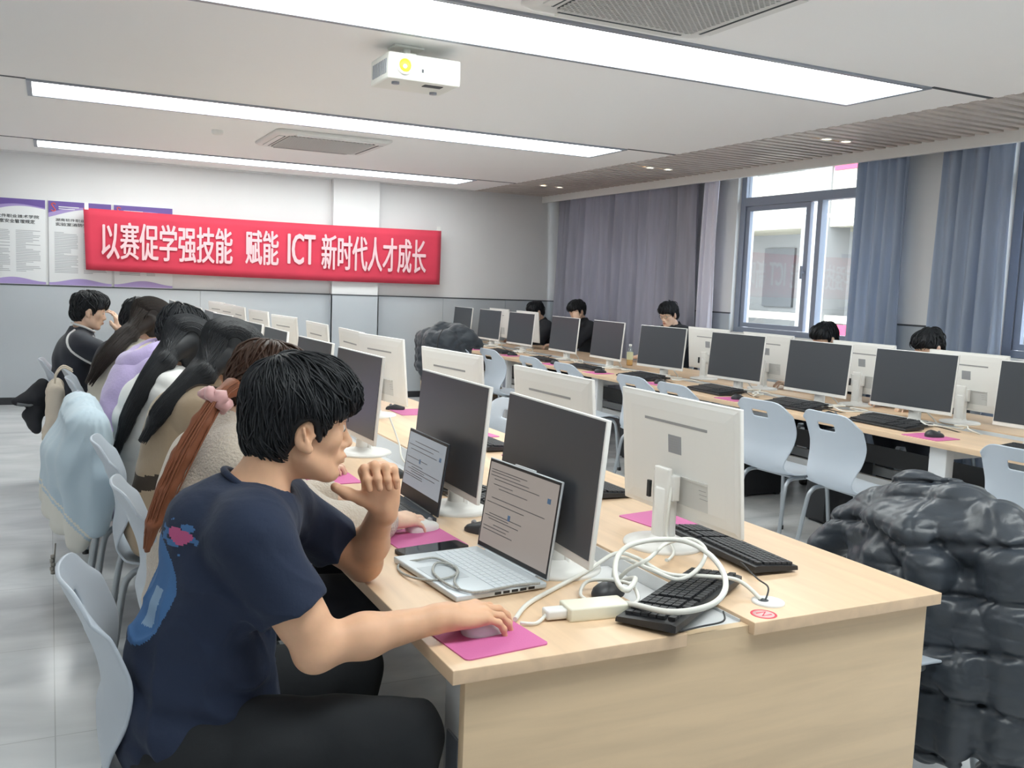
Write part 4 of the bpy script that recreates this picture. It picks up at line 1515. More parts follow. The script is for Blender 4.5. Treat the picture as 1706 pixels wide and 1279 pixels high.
# ------------------------------------------------------------------ head and hand, in their own frames
def head_solid():
    """x forward, y left, z up; origin between the ears; chin near z=-0.118, crown near z=0.118"""
    s = Solid()
    s.ell((-0.014, 0, 0.030), (0.094, 0.074, 0.086), k=0.03)
    s.ell((0.028, 0, -0.025), (0.060, 0.061, 0.085), k=0.03)
    s.ell((0.024, 0, -0.078), (0.050, 0.048, 0.036), k=0.02)
    s.cap((0.0, 0.050, -0.062), (0.062, 0.024, -0.100), 0.018, 0.017, k=0.025)
    s.cap((0.0, -0.050, -0.062), (0.062, -0.024, -0.100), 0.018, 0.017, k=0.025)
    s.ell((0.075, 0, -0.101), (0.021, 0.025, 0.019), k=0.02)
    s.ell((0.064, 0, 0.028), (0.026, 0.052, 0.030), k=0.03)
    for y in (-1, 1):
        s.ell((0.052, y * 0.040, -0.022), (0.028, 0.024, 0.024), k=0.02)
        s.cap((0.082, y * 0.016, 0.018), (0.070, y * 0.046, 0.018), 0.008, 0.007, k=0.014)
        s.ell((0.090, y * 0.031, 0.002), (0.014, 0.018, 0.011), k=0.014, op='s')
        s.ell((0.074, y * 0.031, 0.001), (0.0125, 0.0155, 0.0118), k=0.006)
        s.cap((0.0745, y * 0.019, 0.0065), (0.0715, y * 0.045, 0.0045), 0.0072, 0.0058, k=0.006)
    s.cap((0.083, 0, 0.012), (0.105, 0, -0.030), 0.0085, 0.0110, k=0.014)
    s.ball((0.1065, 0, -0.034), 0.0115, k=0.008)
    for y in (-1, 1):
        s.ell((0.093, y * 0.0125, -0.040), (0.011, 0.0075, 0.0075), k=0.008)
        s.ball((0.101, y * 0.0065, -0.0465), 0.0032, k=0.003, op='s')
    s.ell((0.085, 0, -0.066), (0.017, 0.029, 0.016), k=0.016)
    s.ell((0.0985, 0, -0.0615), (0.0085, 0.021, 0.0055), k=0.006)
    s.ell((0.0960, 0, -0.0735), (0.0090, 0.018, 0.0065), k=0.006)
    s.cap((0.104, -0.022, -0.0672), (0.104, 0.022, -0.0672), 0.0028, k=0.004, op='s')
    s.ell((0.094, 0, -0.087), (0.009, 0.018, 0.006), k=0.008, op='s')
    for y in (-1, 1):
        R = rotz(y * 0.35) @ roty(0.18)
        s.ell((-0.010, y * 0.077, -0.014), (0.0195, 0.0088, 0.0325), R=R, k=0.008)
        s.ell((-0.004, y * 0.085, -0.010), (0.0112, 0.006, 0.020), R=R, k=0.005, op='s')
        s.ell((0.001, y * 0.0775, -0.042), (0.0105, 0.007, 0.011), k=0.007)
        s.cap((0.002, y * 0.079, -0.006), (-0.010, y * 0.084, 0.008), 0.0032, k=0.004)
        s.cap((-0.006, y * 0.083, -0.026), (-0.016, y * 0.087, 0.000), 0.0034, k=0.004)
        s.ell((0.0095, y * 0.078, -0.014), (0.005, 0.004, 0.006), k=0.004)
    return s
def hand_solid(side, curls, spread=0.08, thumb=((0.03, 0.045, -0.012), (0.055, 0.062, -0.02), (0.078, 0.066, -0.022))):
    """wrist at the origin, fingers along +x, back of the hand +z; side=+1: thumb towards +y. curls: per finger (index..little) three bend angles"""
    s = Solid()
    s.cap((-0.02, 0, 0), (0.012, 0, 0), 0.026, 0.026, k=0.02)
    base = [(0.086, 0.030, 0.002), (0.090, 0.0085, 0.004), (0.086, -0.0125, 0.002), (0.078, -0.031, -0.002)]
    for i, b in enumerate(base):
        s.cap((0.006, 0.020 - i * 0.0125, 0), b, 0.0165, 0.0125, k=0.014)
    s.ell((0.045, -0.004, -0.008), (0.045, 0.036, 0.013), k=0.015)
    s.ell((0.030, 0.026, -0.012), (0.028, 0.017, 0.015), k=0.014)
    L = [(0.043, 0.025, 0.021), (0.047, 0.029, 0.022), (0.043, 0.027, 0.021), (0.033, 0.020, 0.019)]
    R = [0.0098, 0.0100, 0.0094, 0.0083]
    tips = []
    for i, b in enumerate(base):
        p = _v(b)
        a = 0.0
        yaw = (1.5 - i) * spread
        for j in range(3):
            a += curls[i][j]
            d = np.array([math.cos(a) * math.cos(yaw), math.cos(a) * math.sin(yaw), -math.sin(a)])
            q = p + d * L[i][j]
            r0 = R[i] * (1.0, 0.93, 0.86)[j]
            r1 = R[i] * (0.93, 0.86, 0.74)[j]
            s.cap(p, q, r0, r1, k=0.004 if j else 0.009)
            s.ball(p, r0 * 1.06, k=0.004)
            p = q
        tips.append((p, d))
    t = [(0.006, 0.018, -0.008)] + list(thumb)
    s.chain(t, [0.016, 0.0142, 0.0125, 0.0105], k=0.009)
    for p in s.pr:
        pass
    if side < 0:
        M = np.diag([1.0, -1.0, 1.0])
        q = []
        for p in s.pr:
            if p[0] == 'c':
                q.append(('c', M @ p[1], M @ p[2], p[3], p[4], p[5], p[6]))
            else:
                q.append((p[0], M @ p[1], p[2], p[3], p[4], p[5], p[6]))
        s.pr = q
    return s

# ------------------------------------------------------------------ hair strands
def onto(solid, P, off, it=3):
    """moves points to a given height over the solid's skin"""
    P = P.copy()
    e = 0.0015
    for _ in range(it):
        d = solid.value(P)
        g = np.stack([solid.value(P + e * np.eye(3)[a]) - d for a in range(3)], -1) / e
        g /= np.maximum(np.linalg.norm(g, axis=-1, keepdims=True), 0.3)
        P -= np.clip(d - off, -0.03, 0.03)[..., None] * g
    return P
def strands(mb, starts, step, n, r, solid, stop=None):
    """starts: list of (pos, data); tapered tubes combed over the solid"""
    A = []
    for (p, d) in starts:
        pts = [p.copy()]
        for i in range(n):
            p, d = step(p, d, i)
            pts.append(p.copy())
        A.append(pts)
    A = np.array(A)
    lift = np.array([d[0] for _, d in starts])
    prof = np.sin(PI * np.minimum(1, np.arange(n + 1) / n))
    A = onto(solid, A, 0.0008 + lift[:, None] * prof[None])
    for pts in A:
        if stop is not None:
            k = next((i for i, p in enumerate(pts) if stop(p)), len(pts))
            pts = pts[:k]
        if len(pts) < 3:
            continue
        N = len(pts) - 1
        rr = [r * (0.55 + 0.45 * math.sin(PI * min(1, 0.25 + 0.6 * i / N))) * (1 - 0.85 * (i / N) ** 2.2) for i in range(N + 1)]
        mb.tube([tuple(p) for p in pts], rr, 4)
    return mb

M_skin = mat('skin_warm', (220, 174, 142), rough=0.5, spec=0.4, var=(30, 0.025))
M_skin2 = mat('skin_light', (232, 196, 172), rough=0.5, spec=0.4, var=(30, 0.025))
for _m in (M_skin, M_skin2):
    _b = _m.node_tree.nodes['Principled BSDF']
    _b.inputs['Subsurface Weight'].default_value = 0.12
    _b.inputs['Subsurface Radius'].default_value = (0.01, 0.004, 0.002)
    _b.inputs['Subsurface Scale'].default_value = 0.5
M_lips = mat('lips', (196, 128, 112), rough=0.45)
def hair_mat(name, rgb, rough=0.5):
    m = mat(name, rgb, rough=rough, spec=0.3)
    return m
M_hair = hair_mat('black_hair', (30, 32, 36))
M_hairb = hair_mat('brown_black_hair', (40, 33, 30))
M_hairr = hair_mat('auburn_brown_hair', (136, 84, 60))
M_hairt = hair_mat('brown_top_hair', (66, 46, 36))
M_eyew = mat('eye_white', (228, 224, 218), rough=0.2)
M_iris = mat('dark_iris', (40, 28, 22), rough=0.15)
M_nail = mat('finger_nail', (232, 186, 164), rough=0.3)
# ------------------------------------------------------------------ people
rng = np.random.RandomState(3)

def ellproj(c, r, lift):
    c, r = _v(c), _v(r)
    def f(p, L):
        q = (p - c) / r
        q = q / max(np.linalg.norm(q), 1e-6)
        return c + q * (r + L)
    return f

def short_hair_solid(fringe=1.0, nape=1.0, vol=0.0):
    s = Solid()
    s.ell((-0.018, 0, 0.042 + vol * 0.5), (0.108, 0.088, 0.090 + vol * 0.5), k=0.02)
    s.ell((-0.056, 0, -0.022), (0.060, 0.067, 0.075 * nape), k=0.03)
    s.ell((0.040, 0, 0.080 + vol * 0.6), (0.060, 0.070, 0.043 + vol * 0.3), k=0.03)
    s.ell((0.076 + vol * 0.75, 0, 0.062 + vol * 0.3), (0.028 + vol * 0.3, 0.058, 0.036 * fringe), k=0.02)
    for y in (-1, 1):
        s.ell((0.030, y * 0.066, 0.030), (0.050, 0.020, 0.040), k=0.02)
        s.ell((0.026, y * 0.071, -0.004), (0.011, 0.009, 0.030), k=0.012)
    s.box((0.246, 0, -0.162), (0.2, 0.2, 0.2), 0.03, R=roty(-0.10), k=0.012, op='s')
    for y in (-1, 1):
        s.ell((-0.006, y * 0.092, -0.018), (0.024, 0.030, 0.036), k=0.006, op='s')
        s.ell((0.03, y * 0.05, -0.085), (0.055, 0.05, 0.05), k=0.01, op='s')
    s.box((-0.02, 0, -0.150), (0.2, 0.2, 0.050), 0.005, k=0.02, op='s')
    return s

def short_hair_locks(n, seed, solid, wh=(-0.055, 0.01, 0.135), r=0.0036, wild=0.35, lift=0.010, zfr=0.022, xmax=0.2):
    rs = np.random.RandomState(seed)
    cen, rad = np.array([-0.012, 0, 0.035]), np.array([0.114, 0.088, 0.100])
    f = ellproj(cen, rad, 0)
    starts = []
    while len(starts) < n:
        v = rs.randn(3)
        v /= np.linalg.norm(v)
        p = f(v + cen, 0.0)
        if p[2] < (0.050 if p[0] > 0.03 else -0.075):
            continue
        lf = 0.0005 + lift * rs.rand() ** 2
        starts.append((p, np.array([lf, rs.randn() * wild, rs.rand()])))
    W = _v(wh)
    n_ = 9
    def step(p, d, i):
        lf, ang, ln = d
        t = p - W
        t = t + np.array([0.03 if p[2] > 0.06 else 0.0, 0, -0.06])
        nrm = (p - cen) / rad ** 2
        nrm /= np.linalg.norm(nrm)
        t = t - nrm * (t @ nrm)
        t /= max(np.linalg.norm(t), 1e-6)
        b = np.cross(nrm, t)
        t = t * math.cos(ang) + b * math.sin(ang)
        return f(p + t * (0.0085 + 0.004 * ln), 0.0), d
    def stop(p):
        if p[0] > 0.046 and p[2] < zfr + 0.012 * math.sin(700 * p[1]):
            return True
        if -0.034 < p[0] < 0.020 and abs(p[1]) > 0.045 and p[2] < 0.018:
            return True
        return (p[0] > 0.0 and p[2] < -0.02) or p[2] < -0.098
    mb = MB()
    strands(mb, starts, step, n_, r, solid, stop)
    return mb

def long_hair(head_R, head_t, path, n, seed, r=0.0042, cap=True, widths=None):
    """cap over the skull plus a fall along path (world points); returns (solid, strands)"""
    s = Solid()
    s.ell((-0.020, 0, 0.036), (0.110, 0.089, 0.092), k=0.02)
    s.ell((-0.045, 0, -0.030), (0.070, 0.074, 0.080), k=0.03)
    s.ell((0.030, 0, 0.070), (0.070, 0.070, 0.048), k=0.03)
    for y in (-1, 1):
        s.ell((0.020, y * 0.068, -0.020), (0.050, 0.018, 0.075), k=0.02)
    s.ell((0.145, 0, -0.045), (0.088, 0.085, 0.105), k=0.01, op='s')
    s = s.moved(head_R, head_t)
    P = [_v(p) for p in path]
    m = len(P)
    w = widths or [0.075 - 0.045 * (i / (m - 1)) ** 1.5 for i in range(m)]
    sp = [np.array(q) for q in spline([tuple(p) for p in P], 4)]
    ws = np.interp(np.linspace(0, 1, len(sp)), np.linspace(0, 1, m), w)
    NB = max(2, int(len(sp) * 0.86))
    for i in range(NB):
        for off in (-0.75, -0.25, 0.25, 0.75):
            o = np.array([0, off, 0])
            j = min(i + 1, len(sp) - 1)
            s.cap(sp[i] + o * ws[i], sp[j] + o * ws[j], 0.006 + ws[i] * 0.30, 0.005 + ws[j] * 0.30, k=0.025)
    rs = np.random.RandomState(seed)
    mb = MB()
    ALL = []
    head_R = np.array(head_R)
    for i in range(n):
        a = rs.uniform(-1.25, 1.25)
        u0 = rs.uniform(-0.5, 1.0)
        pts = []
        # over the skull
        f = ellproj((-0.020, 0, 0.034), (0.110, 0.090, 0.094), 0)
        for k in range(6):
            th = 0.9 - (k / 5) * 2.5 - 0.3 * u0          # front to back over the top
            v = np.array([math.sin(th) * math.cos(a), math.sin(a) * 0.95, math.cos(th) * math.cos(a)])
            p = f(v + np.array([-0.02, 0, 0.034]), 0.002 + 0.003 * rs.rand())
            pts.append(head_R @ p + _v(head_t))
        yo = math.sin(a) * rs.uniform(0.7, 1.05)
        xo = rs.uniform(0.25, 0.52)
        L = rs.uniform(0.75, 1.0)
        for k in range(1, 9):
            t = (0.20 + (k - 1) / 7 * (L - 0.20)) * (len(sp) - 1)
            i0 = min(int(t), len(sp) - 2)
            c = sp[i0] * (1 - (t - i0)) + sp[i0 + 1] * (t - i0)
            ww = ws[min(i0, len(ws) - 1)]
            d = sp[i0 + 1] - sp[i0]
            nn = np.array([d[2], 0, -d[0]])
            nn = nn / max(np.linalg.norm(nn), 1e-6)
            if nn[0] > 0:
                nn = -nn
            e = max(0.0, (abs(yo) - 0.7) / 0.36)
            if i % 3 == 0:
                ps = u0 * 1.7 - 0.2
                pts.append(c + np.array([0, -(0.75 * ww + (0.006 + 0.30 * ww) * math.cos(ps)), 0]) + nn * (0.006 + 0.30 * ww) * math.sin(ps))
                continue
            pts.append(c + np.array([0, yo * ww * 1.08, 0]) + nn * ((0.006 + 0.30 * ww) * math.sqrt(max(0.0, 1 - e * e)) + xo * 0.008 - 0.002))
        ALL.append(pts)
    m1 = len(ALL[0])
    A = onto(s, np.array(ALL), np.linspace(0.001, 0.003, m1)[None] * rs.rand(len(ALL), 1) * 1.6, 2)
    A[:, -2:] = np.array(ALL)[:, -2:]
    for pts in A:
        pts = spline([tuple(p) for p in pts], 2)
        N = len(pts)
        mb.tube(pts, [r * (0.7 + 0.3 * math.sin(PI * k / N)) * (1 - 0.8 * (k / N) ** 4) for k in range(N)], 4)
    return s, mb

def add_hair(root, solid, locks, mats, h=0.006, disp=None, name='hair'):
    """one hair mesh: soft mass plus strands"""
    me = solid.mesh(name, h, mats, disp=disp)
    o = obj(name, me, None, root)
    if locks is not None:
        bm = bmesh.new()
        bm.from_mesh(me)
        off = len(bm.verts)
        vs = [bm.verts.new(v) for v in locks.v]
        bm.verts.ensure_lookup_table()
        for f in locks.f:
            try:
                q = bm.faces.new([vs[i] for i in f])
                q.smooth = True
            except ValueError:
                pass
        bm.to_mesh(me)
        bm.free()
    return o

def face_parts(root, R, t, s=1.0, brow=M_hair):
    """eyes, brows and mouth line as small parts"""
    R = np.array(R)
    M4 = Matrix([list(R[i]) + [t[i]] for i in range(3)] + [[0, 0, 0, 1]])
    for y in (-1, 1):
        e = MB()
        e.lathe([(0.0, -0.0098), (0.007, -0.007), (0.0098, 0), (0.007, 0.007), (0.0, 0.0098)], 14, M=M4 @ Matrix.Translation((0.0795 * s, y * 0.031 * s, 0.0005)))
        ob = obj('eye', e, M_eyew, root)
        ir = MB()
        ir.lathe([(0.0049, 0.0088), (0.003, 0.0098), (0, 0.0101)], 14, M=M4 @ Matrix.Translation((0.0795 * s, y * 0.031 * s, -0.001)) @ Matrix.Rotation(PI / 2 + 0.2, 4, 'Y'))
        obj('iris', ir, M_iris, ob)
        b = MB()
        b.tube([M4 @ Vector((0.0885, y * 0.014, 0.0185)), M4 @ Vector((0.0885, y * 0.026, 0.0225)), M4 @ Vector((0.081, y * 0.038, 0.0225)), M4 @ Vector((0.0715, y * 0.048, 0.018))], [0.0022, 0.0032, 0.0028, 0.0012], 6)
        obj('eyebrow', b, brow, root)
    l = MB()
    l.tube([M4 @ Vector((0.0955, -0.021, -0.0672)), M4 @ Vector((0.1035, -0.010, -0.0632)), M4 @ Vector((0.1055, 0, -0.0645)), M4 @ Vector((0.1035, 0.010, -0.0632)), M4 @ Vector((0.0955, 0.021, -0.0672))], [0.001, 0.0034, 0.003, 0.0034, 0.001], 6)
    l.tube([M4 @ Vector((0.0955, -0.019, -0.0685)), M4 @ Vector((0.1025, 0, -0.0725)), M4 @ Vector((0.0955, 0.019, -0.0685))], [0.001, 0.0042, 0.001], 6)
    obj('lips', l, M_lips, root)

CURL_MOUSE = [(0.28, 0.42, 0.35), (0.24, 0.40, 0.35), (0.30, 0.45, 0.38), (0.36, 0.5, 0.4)]
CURL_REST = [(0.35, 0.6, 0.45), (0.38, 0.62, 0.45), (0.42, 0.65, 0.5), (0.48, 0.7, 0.5)]
CURL_FIST = [(1.25, 1.45, 0.75), (1.30, 1.5, 0.75), (1.38, 1.5, 0.8), (1.45, 1.5, 0.8)]

def place_hand(side, wrist, d, n, curls, s=1.0, spread=0.08, **kw):
    return hand_solid(side, curls, spread, **kw).moved(frame(d, n), wrist, s)

# ================================================================== the man in the navy T-shirt
def build_hero():
    root = thing('person', 'young man in a navy T-shirt leaning on the desk corner, fist at his chin', 'person', (0.25, 1.97, 0))
    T = np.array([0.25, 1.97, 0])
    L = lambda p: _v(p) - T
    HC_ = L((0.474, 1.955, 1.190))
    HR = rotz(0.02) @ roty(0.10)
    neck = [L((0.425, 1.957, 1.135)), L((0.372, 1.965, 1.02))]
    Rs, Re, Rw = L((0.350, 1.800, 0.990)), L((0.468, 1.757, 0.775)), L((0.738, 1.752, 0.803))
    Ls, Le, Lw = L((0.480, 2.120, 0.970)), L((0.692, 2.180, 0.800)), L((0.688, 2.025, 0.983))
    pelvis = L((0.255, 1.98, 0.56))
    RK, LK = L((0.640, 1.735, 0.560)), L((0.63, 2.12, 0.560))
    RA, LA = L((0.600, 1.750, 0.09)), L((0.56, 2.16, 0.09))
    tor = Solid()
    tor.ell(pelvis, (0.125, 0.165, 0.11), k=0.04)
    tor.ell(L((0.275, 1.98, 0.70)), (0.115, 0.150, 0.14), R=roty(0.15), k=0.05)
    tor.ell(L((0.315, 1.97, 0.86)), (0.112, 0.160, 0.165), R=roty(0.38), k=0.05)
    tor.cap(L((0.352, 1.845, 1.000)), L((0.445, 2.075, 0.985)), 0.062, 0.062, k=0.05)
    tor.cap(L((0.300, 1.96, 0.98)), L((0.37, 1.965, 1.03)), 0.085, 0.06, k=0.05)
    arms = Solid()
    arms.chain([Rs, Re], [0.056, 0.043], k=0.03).cap(Rs + (Re - Rs) * 0.3, Rs + (Re - Rs) * 0.75, 0.053, 0.046, k=0.03)
    arms.chain([Re, Re + (Rw - Re) * 0.35, Rw], [0.041, 0.0425, 0.0265], k=0.025)
    arms.ball(Re + np.array([-0.012, -0.004, -0.012]), 0.036, k=0.02)
    arms.chain([Ls, Le], [0.055, 0.043], k=0.03)
    arms.chain([Le, Le + (Lw - Le) * 0.35, Lw], [0.041, 0.042, 0.0265], k=0.025)
    legs = Solid()
    legs.chain([pelvis + np.array([0.0, -0.09, -0.02]), RK], [0.098, 0.068], k=0.04).chain([RK, RK + (RA - RK) * 0.35, RA], [0.064, 0.060, 0.040], k=0.03)
    legs.chain([pelvis + np.array([0.0, 0.09, -0.02]), LK], [0.098, 0.068], k=0.04).chain([LK, LK + (LA - LK) * 0.35, LA], [0.064, 0.060, 0.040], k=0.03)
    body = Solid()
    body.join(tor, arms, legs)
    body.chain(neck, [0.052, 0.062], k=0.03)
    body.cap(L((0.40, 1.93, 1.12)), L((0.40, 1.93, 1.04)), 0.03, 0.03, k=0.03)
    body.join(head_solid().moved(HR, HC_, 1.0))
    rh = place_hand(1, Rw, (1.0, 0.10, -0.02), (0.0, -0.10, 1), CURL_MOUSE, 1.0, 0.11, thumb=((0.035, 0.045, -0.016), (0.065, 0.056, -0.030), (0.092, 0.050, -0.036)))
    lh = place_hand(-1, Lw, (-0.22, -0.08, 0.97), (0.16, 0.98, 0.1), [(1.10, 1.55, 0.30), (1.16, 1.55, 0.32), (1.24, 1.55, 0.35), (1.32, 1.55, 0.4)], 1.05, 0.03, thumb=((0.034, 0.046, -0.020), (0.058, 0.076, -0.034), (0.080, 0.098, -0.040)))
    body.join(rh, lh)
    me = body.mesh('body', 0.0032, [M_skin])
    obj('body', me, None, root)
    face_parts(root, HR, HC_)
    # shirt
    sh = tor.inflated(0.016)
    sh.cap(L((0.285, 1.97, 0.585)), L((0.275, 1.97, 0.70)), 0.155, 0.140, k=0.05)
    sh.ell(L((0.20, 1.975, 0.60)), (0.068, 0.160, 0.12), k=0.05)
    Rh, Lh_ = Rs + (Re - Rs) * 0.64, Ls + (Le - Ls) * 0.60
    sh.chain([Rs + np.array([-0.005, 0, 0.004]), Rs + (Re - Rs) * 0.95], [0.068, 0.070], k=0.055)
    sh.chain([Ls, Ls + (Le - Ls) * 0.90], [0.066, 0.067], k=0.055)
    for (a, b, hem) in ((Rs, Re, Rh), (Ls, Le, Lh_)):
        d = (b - a) / np.linalg.norm(b - a)
        R = frame(d, (0, 0, 1))
        sh.box(hem + d * 0.105, (0.105, 0.105, 0.105), 0.004, R=R, k=0.006, op='s')
    sh.chain([L((0.435, 1.957, 1.16)), L((0.372, 1.965, 1.018))], [0.075, 0.066], k=0.008, op='s')
    sh.box(L((0.31, 1.97, 0.30)), (0.4, 0.4, 0.19), 0.01, k=0.02, op='s')
    a0, a1 = Rs, Re
    def folds(P):
        W = P
        z = W[..., 2]
        fold = 0.004 * np.sin((W[..., 0] * 26 + z * 34 + 1.6 * wav(W, 0.16, 4)) * 1.6) * np.clip((1.0 - z) * 3, 0.15, 1)
        rid = np.maximum(1 - np.abs(wav(W * np.array([1.0, 1.0, 0.6]), 0.17, 14, 4)) * 3.0, 0) ** 2
        return fold + 0.004 * wav(W, 0.12, 9) - 0.006 * rid * np.clip((1.05 - z) * 4, 0.2, 1)
    me = sh.mesh('t_shirt', 0.0042, [mat('navy_cotton', (26, 38, 62), rough=0.9, sheen=0.04, bump=(60, 0.12)), mat('light_blue_shirt_print', (62, 104, 152), rough=0.8), mat('pink_shirt_print', (176, 80, 124), rough=0.8), mat('pale_shirt_print', (134, 160, 186), rough=0.8)], disp=folds)
    n = len(me.polygons)
    c = np.zeros(n * 3)
    me.polygons.foreach_get('center', c)
    nr = np.zeros(n * 3)
    me.polygons.foreach_get('normal', nr)
    c = c.reshape(-1, 3) + T
    nr = nr.reshape(-1, 3)
    mi = np.zeros(n, np.int32)
    back = (nr[:, 0] < 0.15)
    nz_ = 0.03 * wav(c, 0.12, 21)
    b1 = (((c[:, 1] - 1.975) / 0.11) ** 2 + ((c[:, 2] - 0.865 + nz_) / 0.105) ** 2 < 1) & back & (c[:, 0] < 0.33)
    b2 = (((c[:, 1] - 1.895) / 0.05) ** 2 + ((c[:, 2] - 0.985 + nz_ * 0.6) / 0.035) ** 2 < 1) & (nr[:, 0] < 0.3) & (c[:, 0] < 0.34)
    b3 = (((c[:, 1] - 1.89) / 0.026) ** 2 + ((c[:, 2] - 0.990 + nz_ * 0.9) / 0.017) ** 2 < 1) & (nr[:, 0] < 0.3) & (c[:, 0] < 0.34)
    b4 = (abs(c[:, 1] - 1.925) < 0.020) & (abs(c[:, 2] - 0.835) < 0.038) & back
    mi[b1] = 1
    mi[b2 & (wav(c, 0.03, 5) > 0.1)] = 1
    mi[b4] = 3
    mi[b3] = 2
    me.polygons.foreach_set('material_index', mi)
    obj('t_shirt', me, None, root)
    co = MB()
    ring = []
    ax = (neck[1] - L((0.435, 1.957, 1.16)))
    ax /= np.linalg.norm(ax)
    e1 = np.cross(ax, [0, 1, 0])
    e1 /= np.linalg.norm(e1)
    e2 = np.cross(ax, e1)
    cc = L((0.380, 1.963, 1.050))
    for i in range(28):
        a = 2 * PI * i / 28
        ring.append(tuple(cc + (e1 * math.cos(a) + e2 * math.sin(a)) * 0.0735 + ax * (0.012 * math.cos(a) - 0.004)))
    co.tube(ring, 0.0075, 8, closed=True)
    obj('collar', co, MATS['navy_cotton'], root)
    # trousers
    tr = Solid()
    tr.ell(pelvis + np.array([0.0, 0, -0.02]), (0.145, 0.178, 0.105), k=0.05)
    tr.chain([pelvis + np.array([0.0, -0.09, -0.02]), RK], [0.112, 0.084], k=0.04).chain([RK, RK + (RA - RK) * 0.4, RA + np.array([0, 0, 0.02])], [0.082, 0.088, 0.075], k=0.03)
    tr.chain([pelvis + np.array([0.0, 0.09, -0.02]), LK], [0.112, 0.084], k=0.04).chain([LK, LK + (LA - LK) * 0.4, LA + np.array([0, 0, 0.02])], [0.082, 0.088, 0.075], k=0.03)
    me = tr.mesh('trousers', 0.007, [mat('black_trousers', (28, 31, 35), rough=0.95, sheen=0.0, bump=(40, 0.1))], disp=lambda P: 0.006 * wav(P, 0.16, 3) + 0.004 * np.sin(P[..., 0] * 40 + 3 * wav(P, 0.2, 8)))
    obj('trousers', me, None, root)
    for A in (RA, LA):
        s = Solid()
        s.cap(A + np.array([0.0, 0, -0.035]), A + np.array([0.15, 0, -0.052]), 0.047, 0.036, k=0.03).cap(A, A + np.array([0, 0, -0.03]), 0.046, 0.048, k=0.03)
        s.box(A + np.array([0.06, 0, -0.115]), (0.3, 0.3, 0.03), 0.002, k=0.004, op='s')
        obj('shoe', s.mesh('shoe', 0.008, [M_black]), None, root)
    # hair
    h0 = short_hair_solid(1.0, 1.0, 0.016)
    hs = h0.moved(HR, HC_, 1.0)
    lk = short_hair_locks(3200, 5, h0, r=0.0024, wild=0.22, lift=0.009, zfr=0.020)
    M = np.array(HR)
    lk.v = [tuple(M @ np.array(v) + HC_) for v in lk.v]
    def hd(P):
        Q = (P - HC_) @ M
        ang = np.arctan2(Q[..., 1], Q[..., 2] - 0.02)
        return 0.003 * wav(Q, 0.05, 6)
    add_hair(root, hs, lk, [M_hair], 0.004, hd)
    return root
hero = build_hero()

# his white mouse
mo = make_mouse(mat('silver_white_mouse', (214, 216, 218), rough=0.35), M_slot)
mo.location = (0.838, 1.768, DZ + 0.003)
mo.rotation_euler = (0, 0, 0.1)
tag(mo, 'silver-white mouse under the right hand of the man in navy', 'mouse')

